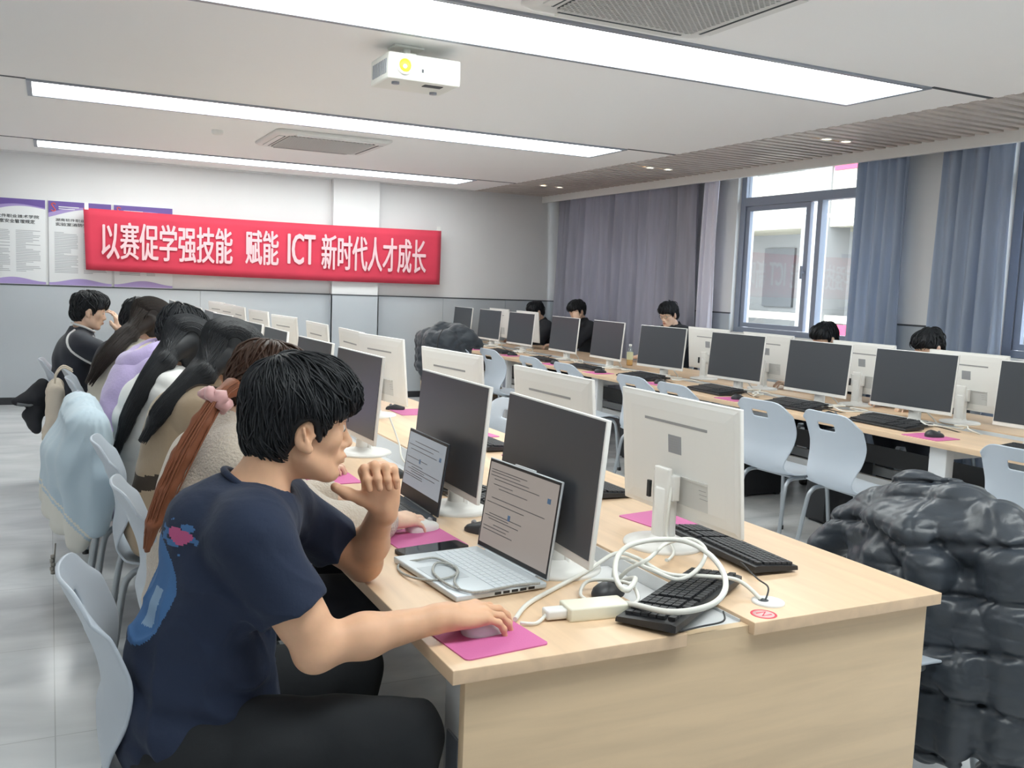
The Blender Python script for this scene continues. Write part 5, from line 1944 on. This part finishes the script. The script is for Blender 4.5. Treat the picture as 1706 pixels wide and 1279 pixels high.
# ================================================================== seated students along the desk
def seated(name_label, ox, oy, head, S, jacket_mat, hair_fn, h=0.008, jt=0.02, yaw=0.0, pitch=0.35, rot=0.0, wristR=None, wristL=None,
           elbR=None, elbL=None, skin=M_skin2, puff=0.0, trousers=(40, 44, 54), neckdrop=0.0, face=False, jname='jacket', handsR=None, handsL=None, hunch=0.10, cuffs=True, extra=None, clean=None):
    """world coordinates; faces +x when rot=0 (about the hips)"""
    root = thing('person', name_label, 'person', (ox, oy, 0))
    T = np.array([ox, oy, 0.0])
    RR = rotz(rot)
    def L(p):
        return _v(p) - T
    def W(dx, dy, z):
        return RR @ np.array([dx, dy, 0.0]) + np.array([0, 0, z])
    H_ = L(head)
    HR = RR @ rotz(yaw) @ roty(pitch)
    S_ = L(S)
    side = RR @ np.array([0, 1.0, 0])
    fwd = RR @ np.array([1.0, 0, 0])
    Rs, Ls = S_ - side * 0.165 - np.array([0, 0, 0.02]), S_ + side * 0.165 - np.array([0, 0, 0.02])
    pel = np.array([0, 0, 0.56])
    Rw = L(wristR) if wristR is not None else W(0.46, -0.13, 0.80)
    Lw = L(wristL) if wristL is not None else W(0.46, 0.13, 0.80)
    Re = L(elbR) if elbR is not None else (Rs + Rw) / 2 + np.array([0, 0, -0.12]) - side * 0.06
    Le = L(elbL) if elbL is not None else (Ls + Lw) / 2 + np.array([0, 0, -0.12]) + side * 0.06
    tor = Solid()
    mid = pel * 0.5 + S_ * 0.5 - fwd * hunch * 0.6
    up = pel * 0.2 + S_ * 0.8 - fwd * hunch * 0.55
    tilt = math.atan2(np.dot(S_ - pel, fwd), S_[2] - pel[2])
    Rt = RR @ roty(tilt)
    tor.ell(pel, (0.13, 0.165, 0.11), R=RR, k=0.05)
    tor.ell(mid, (0.105, 0.150, 0.17), R=Rt, k=0.06)
    tor.ell(up, (0.105, 0.165, 0.12), R=Rt, k=0.06)
    tor.cap(S_ - side * 0.13, S_ + side * 0.13, 0.058, 0.058, k=0.05)
    arm = Solid()
    arm.chain([Rs, Re], [0.052, 0.042], k=0.03).chain([Re, Rw], [0.041, 0.026], k=0.025)
    arm.chain([Ls, Le], [0.052, 0.042], k=0.03).chain([Le, Lw], [0.041, 0.026], k=0.025)
    RK, LK = W(0.42, -0.14, 0.55), W(0.42, 0.14, 0.55)
    RA, LA = W(0.38, -0.13, 0.09), W(0.34, 0.13, 0.09)
    leg = Solid()
    for sg, K, A in ((-1, RK, RA), (1, LK, LA)):
        leg.chain([pel + side * 0.085 * sg - np.array([0, 0, 0.02]), K], [0.092, 0.064], k=0.04).chain([K, A], [0.06, 0.038], k=0.03)
    body = Solid()
    body.join(tor, arm, leg)
    nb = H_ + HR @ np.array([-0.025, 0, -0.075])
    body.cap(nb, S_ + np.array([0, 0, 0.02]) - fwd * 0.01, 0.050, 0.058, k=0.03)
    body.join(head_solid().moved(HR, H_, 1.0))
    dR, dL = Rw - Re, Lw - Le
    if handsR is None:
        body.join(place_hand(1, Rw, (fwd[0], fwd[1], -0.03), (0, 0, 1), CURL_REST))
    else:
        body.join(place_hand(1, Rw, *handsR))
    if handsL is None:
        body.join(place_hand(-1, Lw, (fwd[0], fwd[1], -0.03), (0, 0, 1), CURL_REST))
    else:
        body.join(place_hand(-1, Lw, *handsL))
    obj('body', body.mesh('body', h, [skin]), None, root)
    if face:
        face_parts(root, HR, H_)
    # jacket
    jk = tor.inflated(jt)
    jk.chain([Rs, Re, Re + (Rw - Re) * 0.86], [0.062 + jt, 0.055 + jt, 0.036 + jt * 0.7], k=0.03)
    jk.chain([Ls, Le, Le + (Lw - Le) * 0.86], [0.062 + jt, 0.055 + jt, 0.036 + jt * 0.7], k=0.03)
    jk.cap(pel + np.array([0, 0, 0.02]), pel + np.array([0, 0, 0.10]), 0.14 + jt, 0.13 + jt, k=0.05)
    cb = S_ + np.array([0, 0, 0.02]) + (nb - S_) * 0.35
    jk.cap(S_, cb, 0.085, 0.072 + jt * 0.3, k=0.04)
    jk.cap(cb + (nb - S_) * 0.05, nb + (nb - S_) * 0.6, 0.062, 0.075, k=0.01, op='s')
    jk.box(np.array([0, 0, 0.36]), (0.5, 0.5, 0.12), 0.01, k=0.02, op='s')
    ax = (S_ - pel) / np.linalg.norm(S_ - pel)
    def disp(P):
        d = 0.006 * wav(P, 0.14, int(oy * 10)) + 0.003 * np.sin(30 * (P @ np.array([0.5, 0.3, 0.8])) + 2.5 * wav(P, 0.2, 2))
        if puff:
            s = (P - pel) @ ax
            d = d + puff * (1 - np.abs(np.sin(s * PI / 0.115 + 0.35 * wav(P, 0.3, 6))) ** 0.6)
        return d
    jo = obj(jname, jk.mesh(jname, h, jacket_mat if isinstance(jacket_mat, list) else [jacket_mat], disp=disp), None, root)
    tr = leg.inflated(0.014)
    tr.ell(pel - np.array([0, 0, 0.02]), (0.14, 0.172, 0.10), R=RR, k=0.05)
    obj('trousers', tr.mesh('trousers', max(h, 0.011), [mat('dark_trousers_%d_%d_%d' % trousers, trousers, rough=0.85)]), None, root)
    for A in (RA, LA):
        s = Solid()
        s.cap(A - np.array([0, 0, 0.04]), A - np.array([0, 0, 0.055]) + fwd * 0.13, 0.045, 0.034, k=0.03)
        s.box(A + fwd * 0.06 - np.array([0, 0, 0.12]), (0.3, 0.3, 0.03), 0.002, k=0.004, op='s')
        obj('shoe', s.mesh('shoe', 0.012, [M_wmetal if trousers[0] > 60 else M_black]), None, root)
    hair_fn(root, HR, H_, T)
    if extra:
        extra(root, HR, H_, T, dict(S=S_, Rs=Rs, Re=Re, Rw=Rw, Ls=Ls, Le=Le, Lw=Lw, pel=pel, fwd=fwd, side=side, nb=nb, HR=HR, jk=jk, jo=jo))
    return root

def hair_short(n=260, seed=1, m=None, h=0.007, fringe=1.0, r=0.0045):
    def f(root, HR, H_, T):
        h0 = short_hair_solid(fringe)
        hs = h0.moved(HR, H_, 1.0)
        lk = short_hair_locks(n, seed, h0, r=r)
        M = np.array(HR)
        lk.v = [tuple(M @ np.array(v) + H_) for v in lk.v]
        add_hair(root, hs, lk, [m or M_hair], h, lambda P: 0.004 * wav(P, 0.05, seed))
    return f
def hair_long(path, n, seed, m=None, h=0.008, widths=None, r=0.004):
    def f(root, HR, H_, T):
        s, lk = long_hair(HR, H_, [_v(p) - T for p in path], n, seed, r=r, widths=widths)
        add_hair(root, s, lk, [m or M_hair], h, lambda P: 0.003 * wav(P, 0.06, seed))
    return f

# woman with the pink hair tie
M_fleece = mat('cream_teddy_fleece', (214, 200, 184), rough=0.95, sheen=0.6, bump=(140, 0.9))
def p2_extra(root, HR, H_, T, J):
    pt = [(0.452, 2.66, 1.185), (0.412, 2.625, 1.168), (0.365, 2.61, 1.10), (0.313, 2.59, 1.015), (0.272, 2.585, 0.925), (0.240, 2.59, 0.835), (0.225, 2.60, 0.76)]
    P = [np.array(p) for p in pt]
    s = Solid()
    w = [0.028, 0.018, 0.024, 0.027, 0.026, 0.021, 0.010]
    s.chain([p - T for p in P], w, k=0.01)
    rs = np.random.RandomState(4)
    mb = MB()
    for i in range(220):
        a, b = rs.randn(2) * 0.55
        L_ = rs.uniform(0.75, 1.0)
        pts = []
        for k in range(len(P)):
            kk = k * L_
            i0 = min(int(kk), len(P) - 2)
            c = P[i0] * (1 - kk + i0) + P[i0 + 1] * (kk - i0)
            ww = w[i0] * (1 - kk + i0) + w[i0 + 1] * (kk - i0)
            pts.append(tuple(c - T + np.array([-0.5, -0.5, 0.2]) * ww * a + np.array([0.5, -0.6, 0.4]) * ww * b))
        pts = spline(pts, 3)
        N = len(pts)
        mb.tube(pts, [0.0034 * (1 - 0.7 * (k / N) ** 3) for k in range(N)], 4)
    add_hair(root, s, mb, [M_hairr], 0.006, lambda P: 0.003 * wav(P, 0.05, 4), 'ponytail')
    sc_ = MB()
    c = np.array((0.404, 2.628, 1.158)) - T
    d = np.array([-0.6, -0.25, -0.72])
    R = frame(d, (0, 1, 0))
    ring = []
    for i in range(24):
        a = 2 * PI * i / 24
        rr = 0.030 + 0.006 * math.sin(7 * a)
        ring.append(tuple(c + R @ np.array([0.008 * math.sin(5 * a), rr * math.cos(a), rr * math.sin(a)])))
    sc_.tube(ring, [0.016 + 0.004 * math.sin(6 * i) for i in range(24)], 8, closed=True)
    obj('hair_tie', sc_, mat('pink_satin_scrunchie', (222, 172, 172), rough=0.45, sheen=0.2), root)
seated('woman in a cream fleece with auburn ponytail and pink hair tie', 0.40, 2.75, (0.575, 2.76, 1.175), (0.46, 2.755, 1.00), M_fleece,
       lambda root, HR, H_, T: hair_short(500, 12, M_hairt, 0.006, 0.9)(root, HR, H_, T), h=0.0065, jt=0.028, wristR=(0.885, 2.565, 0.798), elbR=(0.65, 2.50, 0.805),
       wristL=(0.83, 2.95, 0.79), handsR=((1.0, 0.25, -0.05), (0, -0.15, 1), CURL_MOUSE, 0.92, 0.11), extra=p2_extra, pitch=0.45, hunch=0.07, jname='fleece_coat')
mo2 = make_mouse(mat('white_mouse_plastic', (230, 230, 226), rough=0.35), M_slot)
mo2.location = (1.005, 2.592, DZ + 0.003)
mo2.rotation_euler = (0, 0, 0.25)
tag(mo2, 'white mouse under the hand of the woman in the cream fleece', 'mouse')

M_khaki = mat('khaki_brown_jacket', (160, 140, 116), rough=0.85, sheen=0.25, bump=(50, 0.15))
def p3_extra(root, HR, H_, T, J):
    me = J['jo'].data
    n = len(me.polygons)
    c = np.zeros(n * 3)
    me.polygons.foreach_get('center', c)
    c = c.reshape(-1, 3)
    zb = 0.745 + 0.30 * (c[:, 0] + 0.13)
    me.polygons.foreach_set('material_index', ((np.abs(c[:, 2] - zb) < 0.026) & (c[:, 0] < 0.10)).astype(np.int32))
    P = np.array([tuple(np.array(p) - T) for p in [(0.40, 3.42, 1.115), (0.44, 3.43, 1.11), (0.48, 3.44, 1.10), (0.53, 3.46, 1.075)]])
    pts = spline([tuple(p) for p in onto(J['jk'], P, 0.001)], 5)
    obj('collar_seam', MB().tube(pts, 0.004, 6), mat('dark_brown_seam', (74, 62, 54), rough=0.9), root)
seated('woman in a khaki-brown jacket with long black hair hanging down her back', 0.41, 3.58, (0.615, 3.62, 1.200), (0.485, 3.6, 1.02), [M_khaki, mat('dark_brown_ribbing', (62, 52, 44), rough=0.9)],
       hair_long([(0.590, 3.60, 1.20), (0.50, 3.55, 1.14), (0.42, 3.50, 1.075), (0.345, 3.475, 1.00), (0.285, 3.465, 0.90)], 1100, 21, h=0.0075, widths=[0.085, 0.080, 0.048, 0.032, 0.018], r=0.003),
       h=0.008, jt=0.028, pitch=0.45, hunch=0.06, extra=p3_extra)
M_wpuff = mat('white_padded_jacket', (222, 222, 220), rough=0.6, sheen=0.2)
seated('woman in a white padded jacket with long black hair down her back', 0.40, 4.25, (0.545, 4.27, 1.180), (0.46, 4.26, 1.00), M_wpuff,
       hair_long([(0.53, 4.26, 1.20), (0.435, 4.20, 1.13), (0.355, 4.13, 1.03), (0.285, 4.10, 0.89), (0.235, 4.10, 0.74)], 900, 22, h=0.009, widths=[0.085, 0.082, 0.052, 0.038, 0.022], r=0.0034),
       h=0.010, jt=0.040, puff=0.012, pitch=0.5, hunch=0.10)
M_lilac = mat('lilac_hoodie', (190, 174, 218), rough=0.9, sheen=0.4, bump=(80, 0.2))
M_lprint = mat('cream_hood_lining', (224, 216, 190), rough=0.9)
def p5_extra(root, HR, H_, T, J):
    s = Solid()
    nbk = J['S'] + np.array([-0.035, 0, 0.055])
    A = np.linspace(-2.1, 2.1, 15)
    for a in A:
        c = nbk + np.array([-0.098 * math.cos(a), 0.122 * math.sin(a), 0.020 - 0.045 * math.cos(a)])
        s.ell(c, (0.046, 0.046, 0.052), k=0.04)
    s.ell(nbk + np.array([-0.105, 0, -0.035]), (0.060, 0.105, 0.050), k=0.03)
    s.ell(nbk + np.array([0.015, 0, 0.075]), (0.092, 0.096, 0.085), k=0.02, op='s')
    obj('hood', s.mesh('hood', 0.008, [M_lilac], disp=lambda P: 0.006 * wav(P, 0.11, 3)), None, root)
    s = Solid()
    for a in np.linspace(-1.9, 1.9, 13):
        c = nbk + np.array([-0.070 * math.cos(a), 0.094 * math.sin(a), 0.030 - 0.030 * math.cos(a)])
        s.ell(c, (0.026, 0.026, 0.034), k=0.03)
    obj('hood_lining', s.mesh('hood_lining', 0.008, [M_lprint], disp=lambda P: 0.004 * wav(P, 0.05, 9)), None, root)
seated('person in a lilac hoodie with the hood down, short black hair', 0.40, 4.98, (0.600, 4.99, 1.205), (0.49, 4.985, 1.01), M_lilac, hair_short(200, 31, None, 0.009),
       h=0.010, jt=0.042, pitch=0.4, hunch=0.15, extra=p5_extra, jname='hoodie')
M_creamj = mat('cream_padded_jacket', (216, 210, 194), rough=0.75, sheen=0.2)
seated('person in a cream padded jacket with long dark brown hair', 0.37, 5.72, (0.530, 5.74, 1.215), (0.43, 5.73, 1.01), M_creamj,
       hair_long([(0.51, 5.73, 1.21), (0.40, 5.64, 1.15), (0.315, 5.57, 1.07), (0.245, 5.55, 0.98), (0.185, 5.55, 0.87)], 500, 41, M_hairb, 0.010, [0.085, 0.095, 0.085, 0.065, 0.04]),
       h=0.011, jt=0.040, puff=0.010, pitch=0.4, hunch=0.13)
seated('person in dark clothes with black hair between the cream jacket and the tracksuit youth', 0.38, 6.40, (0.520, 6.42, 1.195), (0.44, 6.41, 1.00), mat('black_jacket', (38, 40, 46), rough=0.8), hair_short(150, 51, None, 0.010),
       h=0.012, jt=0.03, pitch=0.4)
M_track = mat('dark_navy_tracksuit', (36, 40, 52), rough=0.7, sheen=0.15)
M_piping = mat('white_piping', (224, 224, 224), rough=0.6)
def p8_extra(root, HR, H_, T, J):
    S_ = J['S']
    m = MB()
    def line(pts, r=0.006):
        P = np.array([tuple(q) for q in spline([tuple(S_ + np.array(q)) for q in pts], 6)])
        m.tube([tuple(p) for p in onto(J['jk'], P, 0.003, 4)], r, 6)
    c = np.array([0.02, 0, 0.075])
    line([tuple(c + np.array([0.075 * math.cos(a), 0.075 * math.sin(a), 0.02 - 0.03 * math.cos(a)])) for a in np.linspace(-2.9, -0.2, 9)], 0.008)
    line([(-0.03, -0.09, 0.07), (-0.06, -0.15, 0.03), (-0.02, -0.20, -0.05), (0.07, -0.20, -0.13), (0.12, -0.18, -0.18)], 0.008)
    line([(0.07, -0.10, 0.04), (0.10, -0.14, -0.03), (0.14, -0.16, -0.09)], 0.007)
    obj('piping', m, M_piping, root)
seated('youth in a dark tracksuit top with white piping, hand on his forehead', 0.16, 7.0, (0.243, 7.0, 1.215), (0.185, 7.0, 1.005), M_track, hair_short(350, 61, None, 0.007, 1.15),
       h=0.009, jt=0.024, pitch=0.22, yaw=0.05, hunch=0.06, face=True, skin=M_skin2, wristR=(0.432, 6.90, 1.085), elbR=(0.47, 6.80, 0.86), wristL=(0.62, 7.15, 0.79),
       handsR=((-0.22, 0.05, 0.97), (0.85, -0.45, 0.2), CURL_REST, 0.98), extra=p8_extra, jname='track_jacket')

# people on the window side of the far desk (they face the other way)
def window_person(label, x, y, ztop, jm, seed, face=False, hm=None, extra=None, handsup=False, lean=0.22, pitch=0.45, yaw=0.0):
    hz = ztop - 0.145
    kw = {}
    if handsup:
        kw = dict(wristL=(x - 0.08, y - 0.13, hz - 0.10), elbL=(x - 0.12, y - 0.20, 0.86), handsL=((0.05, 0.35, 0.93), (-0.5, -0.8, 0.2), CURL_REST, 0.95))
    return seated(label, x + lean, y, (x, y, hz), (x + lean * 0.42, y, hz - 0.185), jm, hair_short(180, seed, hm, 0.010), h=0.012, jt=0.024, rot=PI, pitch=pitch, yaw=yaw, face=face, extra=extra, **kw)
M_blk = MATS['black_jacket']
window_person('person at the back wall whose black hair shows above a white monitor', 5.66, 10.78, 1.315, M_blk, 71)
window_person('youth in a black jacket with a raised hand at his face, by the curtain', 5.66, 9.72, 1.365, M_blk, 72, handsup=True, yaw=0.25)
def glasses(root, HR, H_, T, J):
    m = MB()
    HRn = np.array(HR)
    for y in (-1, 1):
        ring = [tuple(H_ + HRn @ np.array([0.098 - 0.10 * abs(0.021 * math.cos(a) + 0.031) ** 1.5, y * (0.031 + 0.021 * math.cos(a)), 0.0 + 0.017 * math.sin(a)])) for a in np.linspace(0, 2 * PI, 17)[:-1]]
        m.tube(ring, 0.0016, 6, closed=True)
        m.tube([tuple(H_ + HRn @ np.array([0.093, y * 0.053, 0.004])), tuple(H_ + HRn @ np.array([0.05, y * 0.072, 0.006])), tuple(H_ + HRn @ np.array([-0.005, y * 0.080, 0.004]))], 0.0014, 6)
    m.tube([tuple(H_ + HRn @ np.array([0.099, -0.010, 0.004])), tuple(H_ + HRn @ np.array([0.099, 0.010, 0.004]))], 0.0014, 6)
    obj('glasses', m, M_black, root)
window_person('person with glasses and dark fringe looking down, before the mauve curtain', 5.80, 8.06, 1.405, M_blk, 73, face=True, extra=glasses, pitch=0.35, yaw=0.30)
window_person('person whose dark hair shows before the open window', 5.62, 5.66, 1.312, M_blk, 74)
window_person('person whose dark hair shows before the white pier and curtain', 5.50, 4.56, 1.325, M_blk, 75)
# ------------------------------------------------------------------ coats and bags
M_puffer = mat('black_puffer_nylon', (56, 62, 70), rough=0.36, spec=0.5, bump=(40, 0.15))
def near_puffer():
    t = thing('puffer_jacket', 'big black puffer jacket thrown over the chair beside the desk corner', 'jacket', (2.5, 2.0, 0))
    T = np.array([2.5, 2.0, 0.0])
    L = lambda *p: np.array(p) - T
    s = Solid()
    # rounded shoulders over the backrest
    s.chain([L(2.55, 1.82, 0.80), L(2.56, 1.95, 0.855), L(2.56, 2.12, 0.85), L(2.55, 2.25, 0.77)], [0.085, 0.082, 0.082, 0.075], k=0.05)
    # back of the jacket hanging in front of and behind the backrest
    for i, z in enumerate((0.78, 0.64, 0.50)):
        s.chain([L(2.475 - 0.014 * i, 1.77, z), L(2.450 - 0.014 * i, 1.98, z + 0.01), L(2.485, 2.22, z - 0.01)], [0.060, 0.068, 0.055], k=0.05)
    for i, z in enumerate((0.74, 0.60, 0.46, 0.32)):
        s.chain([L(2.65, 1.77, z), L(2.675, 1.98, z), L(2.65, 2.20, z)], [0.06, 0.075, 0.06], k=0.05)
    # hood folded in front
    s.chain([L(2.46, 2.24, 0.70), L(2.425, 2.12, 0.775), L(2.395, 1.98, 0.770), L(2.38, 1.90, 0.69), L(2.38, 1.86, 0.58)], [0.055, 0.066, 0.07, 0.066, 0.055], k=0.022)
    s.chain([L(2.43, 2.20, 0.62), L(2.395, 2.08, 0.665), L(2.37, 1.98, 0.60)], [0.055, 0.07, 0.06], k=0.03)
    # near sleeve hanging down the side
    s.chain([L(2.53, 1.79, 0.84), L(2.49, 1.70, 0.75), L(2.475, 1.67, 0.60)], [0.08, 0.095, 0.092], k=0.03)
    s.chain([L(2.475, 1.67, 0.60), L(2.465, 1.66, 0.42)], [0.094, 0.088], k=0.018)
    s.chain([L(2.465, 1.66, 0.40), L(2.475, 1.665, 0.16)], [0.090, 0.076], k=0.014)
    # front panel falling off the seat to near the floor
    for y0, y1 in ((1.76, 1.75), (1.85, 1.83), (1.92, 1.87)):
        s.chain([L(2.41, y0, 0.58), L(2.365, y1, 0.40), L(2.355, y1, 0.17 + 0.02 * (y0 < 1.8))], [0.05, 0.052, 0.044], k=0.045)
    # far sleeve
    s.chain([L(2.53, 2.24, 0.79), L(2.50, 2.33, 0.71), L(2.47, 2.40, 0.61), L(2.45, 2.38, 0.50)], [0.072, 0.072, 0.066, 0.055], k=0.03)
    def disp(P):
        z = P[..., 2] + 0.12 * P[..., 1] + 0.035 * wav(P, 0.35, 5)
        ph = z / 0.155
        ds = np.abs(ph - np.round(ph)) * 0.155                     # distance to the nearest quilting seam
        seam = 0.013 * np.exp(-(ds / 0.012) ** 2) - 0.004 * np.exp(-((ds - 0.05) / 0.03) ** 2)
        tg = P[..., 1] * 0.8 + P[..., 0] * 0.8 + 0.02 * wav(P, 0.12, 7)
        gather = 0.0035 * np.sin(tg * 150) * np.exp(-ds / 0.028)
        r1 = 1 - np.abs(wav(P, 0.26, 8, 4)) * 3.0
        r3 = 1 - np.abs(wav(P * np.array([0.5, 0.5, 1.3]), 0.13, 33, 4)) * 2.6
        return seam + gather + 0.004 * np.maximum(r1, 0) ** 3 + 0.0025 * np.maximum(r3, 0) ** 2 + 0.004 * wav(P, 0.25, 3)
    obj('quilted_shell', s.mesh('quilted_shell', 0.0048, [M_puffer], disp=disp, smooth=1), None, t)
    zp = spline([tuple(L(*p)) for p in [(2.325, 1.895, 0.60), (2.315, 1.915, 0.5), (2.305, 1.91, 0.38), (2.30, 1.905, 0.26), (2.315, 1.905, 0.14)]], 6)
    obj('zip', MB().tube(zp, 0.005, 6), M_black, t)
    cd = spline([tuple(L(*p)) for p in [(2.335, 1.88, 0.115), (2.34, 1.885, 0.085), (2.335, 1.88, 0.06), (2.34, 1.87, 0.045)]], 5)
    obj('drawcord', MB().tube(cd, 0.0035, 6), M_black, t)
    cu = spline([tuple(L(*p)) for p in [(2.40, 1.60, 0.125), (2.47, 1.585, 0.12), (2.545, 1.62, 0.12), (2.56, 1.68, 0.12), (2.50, 1.735, 0.12), (2.42, 1.70, 0.125)]], 4, closed=True)
    obj('cuff', MB().tube(cu, 0.014, 8, closed=True), M_black, t)
    return t
near_puffer()

def far_coat():
    t = thing('dark_coat', 'dark padded coat heaped over a chair near the back end of the window desk', 'coat', (3.72, 8.95, 0))
    T = np.array([3.72, 8.95, 0.0])
    L = lambda *p: np.array(p) - T
    s = Solid()
    s.chain([L(3.46, 8.95, 0.93), L(3.62, 8.95, 1.01), L(3.80, 8.95, 1.02)], [0.10, 0.085, 0.07], k=0.04)
    for i, z in enumerate((0.93, 0.83, 0.73, 0.63)):
        s.chain([L(3.44, 8.82, z), L(3.60, 8.76, z), L(3.82, 8.80, z)], [0.075, 0.09, 0.07], k=0.07)
        s.chain([L(3.44, 9.05, z), L(3.60, 9.12, z), L(3.80, 9.08, z)], [0.075, 0.09, 0.07], k=0.07)
    s.chain([L(3.42, 8.92, 0.85), L(3.41, 8.90, 0.65), L(3.44, 8.88, 0.50)], [0.085, 0.08, 0.06], k=0.03)
    s.chain([L(3.72, 8.82, 0.99), L(3.84, 8.78, 0.95), L(3.96, 8.76, 0.88)], [0.085, 0.08, 0.05], k=0.07)
    s.ell(L(3.76, 8.84, 1.01), (0.085, 0.10, 0.07), k=0.05)
    obj('padded_shell', s.mesh('padded_shell', 0.012, [mat('dark_navy_coat', (46, 52, 60), rough=0.6, sheen=0.2)], disp=lambda P: 0.008 * (1 - np.abs(np.sin(P[..., 2] * PI / 0.14 + 0.8 * wav(P, 0.3, 2))) ** 0.5) + 0.012 * np.maximum(1 - np.abs(wav(P, 0.16, 4)) * 2.2, 0) ** 2 + 0.006 * np.maximum(1 - np.abs(wav(P, 0.08, 14)) * 2.2, 0) ** 2), None, t)
    cr = spline([tuple(L(*p)) for p in [(3.52, 8.68, 1.03), (3.47, 8.665, 0.95), (3.46, 8.66, 0.8), (3.47, 8.66, 0.62)]], 5)
    obj('zip', MB().tube(cr, 0.006, 6), M_black, t)
far_coat()

def blue_jacket():
    t = thing('light_blue_jacket', 'light blue jacket draped over a chair back along the aisle', 'jacket', (0.08, 4.32, 0))
    T = np.array([0.08, 4.32, 0.0])
    L = lambda *p: np.array(p) - T
    s = Solid()
    s.chain([L(0.135, 4.08, 0.875), L(0.115, 4.30, 0.905), L(0.125, 4.58, 0.885)], [0.05, 0.052, 0.05], k=0.03)
    for y, zb, xb in ((4.05, 0.41, 0.09), (4.16, 0.455, 0.035), (4.27, 0.50, 0.0), (4.38, 0.53, -0.01), (4.49, 0.55, 0.0), (4.60, 0.55, 0.02)):
        s.chain([L(0.095, y, 0.87), L(xb * 0.5 + 0.035, y, 0.72), L(xb, y, zb)], [0.050, 0.056, 0.050], k=0.08)
    for y in (4.08, 4.2, 4.32, 4.45, 4.56):
        s.chain([L(0.15, y, 0.87), L(0.20, y, 0.66)], [0.045, 0.040], k=0.08)
    s.chain([L(0.15, 4.05, 0.86), L(0.185, 4.00, 0.66), L(0.165, 3.99, 0.47)], [0.05, 0.055, 0.045], k=0.07)
    jo = obj('shell', s.mesh('shell', 0.008, [mat('light_blue_jersey', (190, 208, 220), rough=0.9, sheen=0.2), mat('cream_hem_band', (226, 224, 216), rough=0.9)], disp=lambda P: 0.006 * np.abs(np.sin(0.5 * (np.arctan2(P[..., 0] - 0.09, 0.99 - P[..., 2]) * 26 + 9 * P[..., 1] + 1.5 * wav(P, 0.4, 5)))) + 0.005 * wav(P, 0.2, 7)), None, t)
    me = jo.data
    n = len(me.polygons)
    c = np.zeros(n * 3)
    me.polygons.foreach_get('center', c)
    c = c.reshape(-1, 3) + T
    # distance above the slanting hem line
    hz = c[:, 2] - (0.565 - 1.08 * (c[:, 0] + 0.05)) - 0.05 * (4.0 - c[:, 1])
    me.polygons.foreach_set('material_index', (((hz < 0.045) | ((hz > 0.06) & (hz < 0.072))) & (c[:, 0] < 0.16)).astype(np.int32))
    ch = MB()
    for i in range(5):
        ch.lathe([(0.0, -0.008), (0.009, -0.006), (0.009, 0.006), (0, 0.008)], 10, M=Matrix.Translation(tuple(L(0.0 - 0.003 * (i % 2), 3.99, 0.37 - i * 0.016))))
    ch.tube([tuple(L(0.01, 4.0, 0.42)), tuple(L(0.0, 3.99, 0.30))], 0.003, 6)
    obj('zip_charm', ch, mat('dull_metal_charm', (150, 146, 140), rough=0.4, metal=0.5), t)
blue_jacket()

def cloth_bag():
    t = thing('cloth_bag', 'cream cloth bag with a blue charm hanging from a chair back', 'bag', (0.02, 6.22, 0.46))
    s = Solid()
    s.box((0, 0, 0.17), (0.045, 0.15, 0.17), 0.04, k=0.02)
    s.cap((-0.01, -0.09, 0.03), (-0.01, 0.09, 0.03), 0.05, 0.05, k=0.04)
    s.cap((0.0, -0.12, 0.33), (0.01, 0.12, 0.34), 0.028, 0.028, k=0.03)
    obj('pouch', s.mesh('pouch', 0.009, [mat('cream_canvas', (214, 202, 186), rough=0.95, bump=(60, 0.2))], disp=lambda P: 0.012 * wav(P, 0.12, 3) + 0.005 * np.sin(60 * P[..., 1])), None, t)
    for y in (-0.08, 0.08):
        pts = spline([(0.0, y, 0.33), (0.01, y * 0.9, 0.40), (0.05, y * 0.8, 0.445), (0.10, y * 0.9, 0.42)], 5)
        obj('strap', MB().tube(pts, 0.011, 8, flat=0.5), MATS['cream_canvas'], t)
    c = Solid()
    c.ball((-0.035, -0.12, 0.0), 0.032, k=0.01).ball((-0.04, -0.15, -0.035), 0.026, k=0.01).ell((-0.03, -0.10, -0.04), (0.02, 0.02, 0.028), k=0.01)
    ch = obj('charm', c.mesh('charm', 0.006, [mat('blue_plush_charm', (70, 124, 184), rough=0.8)]), None, t)
    obj('charm_cord', MB().tube([(-0.03, -0.12, 0.03), (-0.03, -0.11, 0.12)], 0.004, 6), MATS['cream_canvas'], ch)
    obj('charm_tag', MB().box(-0.05, -0.19, -0.06, -0.035, -0.165, -0.035, bev=0.004), mat('yellow_charm_tag', (222, 206, 120), rough=0.6), ch)
cloth_bag()
def black_coat():
    t = thing('black_coat', 'black coat trailing off the back of the farthest student chair', 'coat', (-0.08, 7.1, 0))
    s = Solid()
    s.chain([(0.02, -0.05, 0.66), (-0.04, -0.10, 0.615), (-0.13, -0.14, 0.60)], [0.06, 0.055, 0.028], k=0.03)
    s.chain([(0.02, -0.04, 0.58), (-0.03, -0.12, 0.50), (-0.01, -0.20, 0.42)], [0.06, 0.055, 0.035], k=0.03)
    s.chain([(0.03, 0.0, 0.70), (0.01, 0.02, 0.62), (0.01, 0.03, 0.52)], [0.045, 0.055, 0.05], k=0.05)
    obj('shell', s.mesh('shell', 0.010, [M_blk], disp=lambda P: 0.010 * wav(P, 0.12, 3)), None, t)
    obj('lining', MB().tube([(0.03, -0.10, 0.60), (-0.05, -0.15, 0.575), (-0.12, -0.17, 0.59)], 0.010, 8), mat('grey_lining', (120, 122, 126), rough=0.9), t)
black_coat()
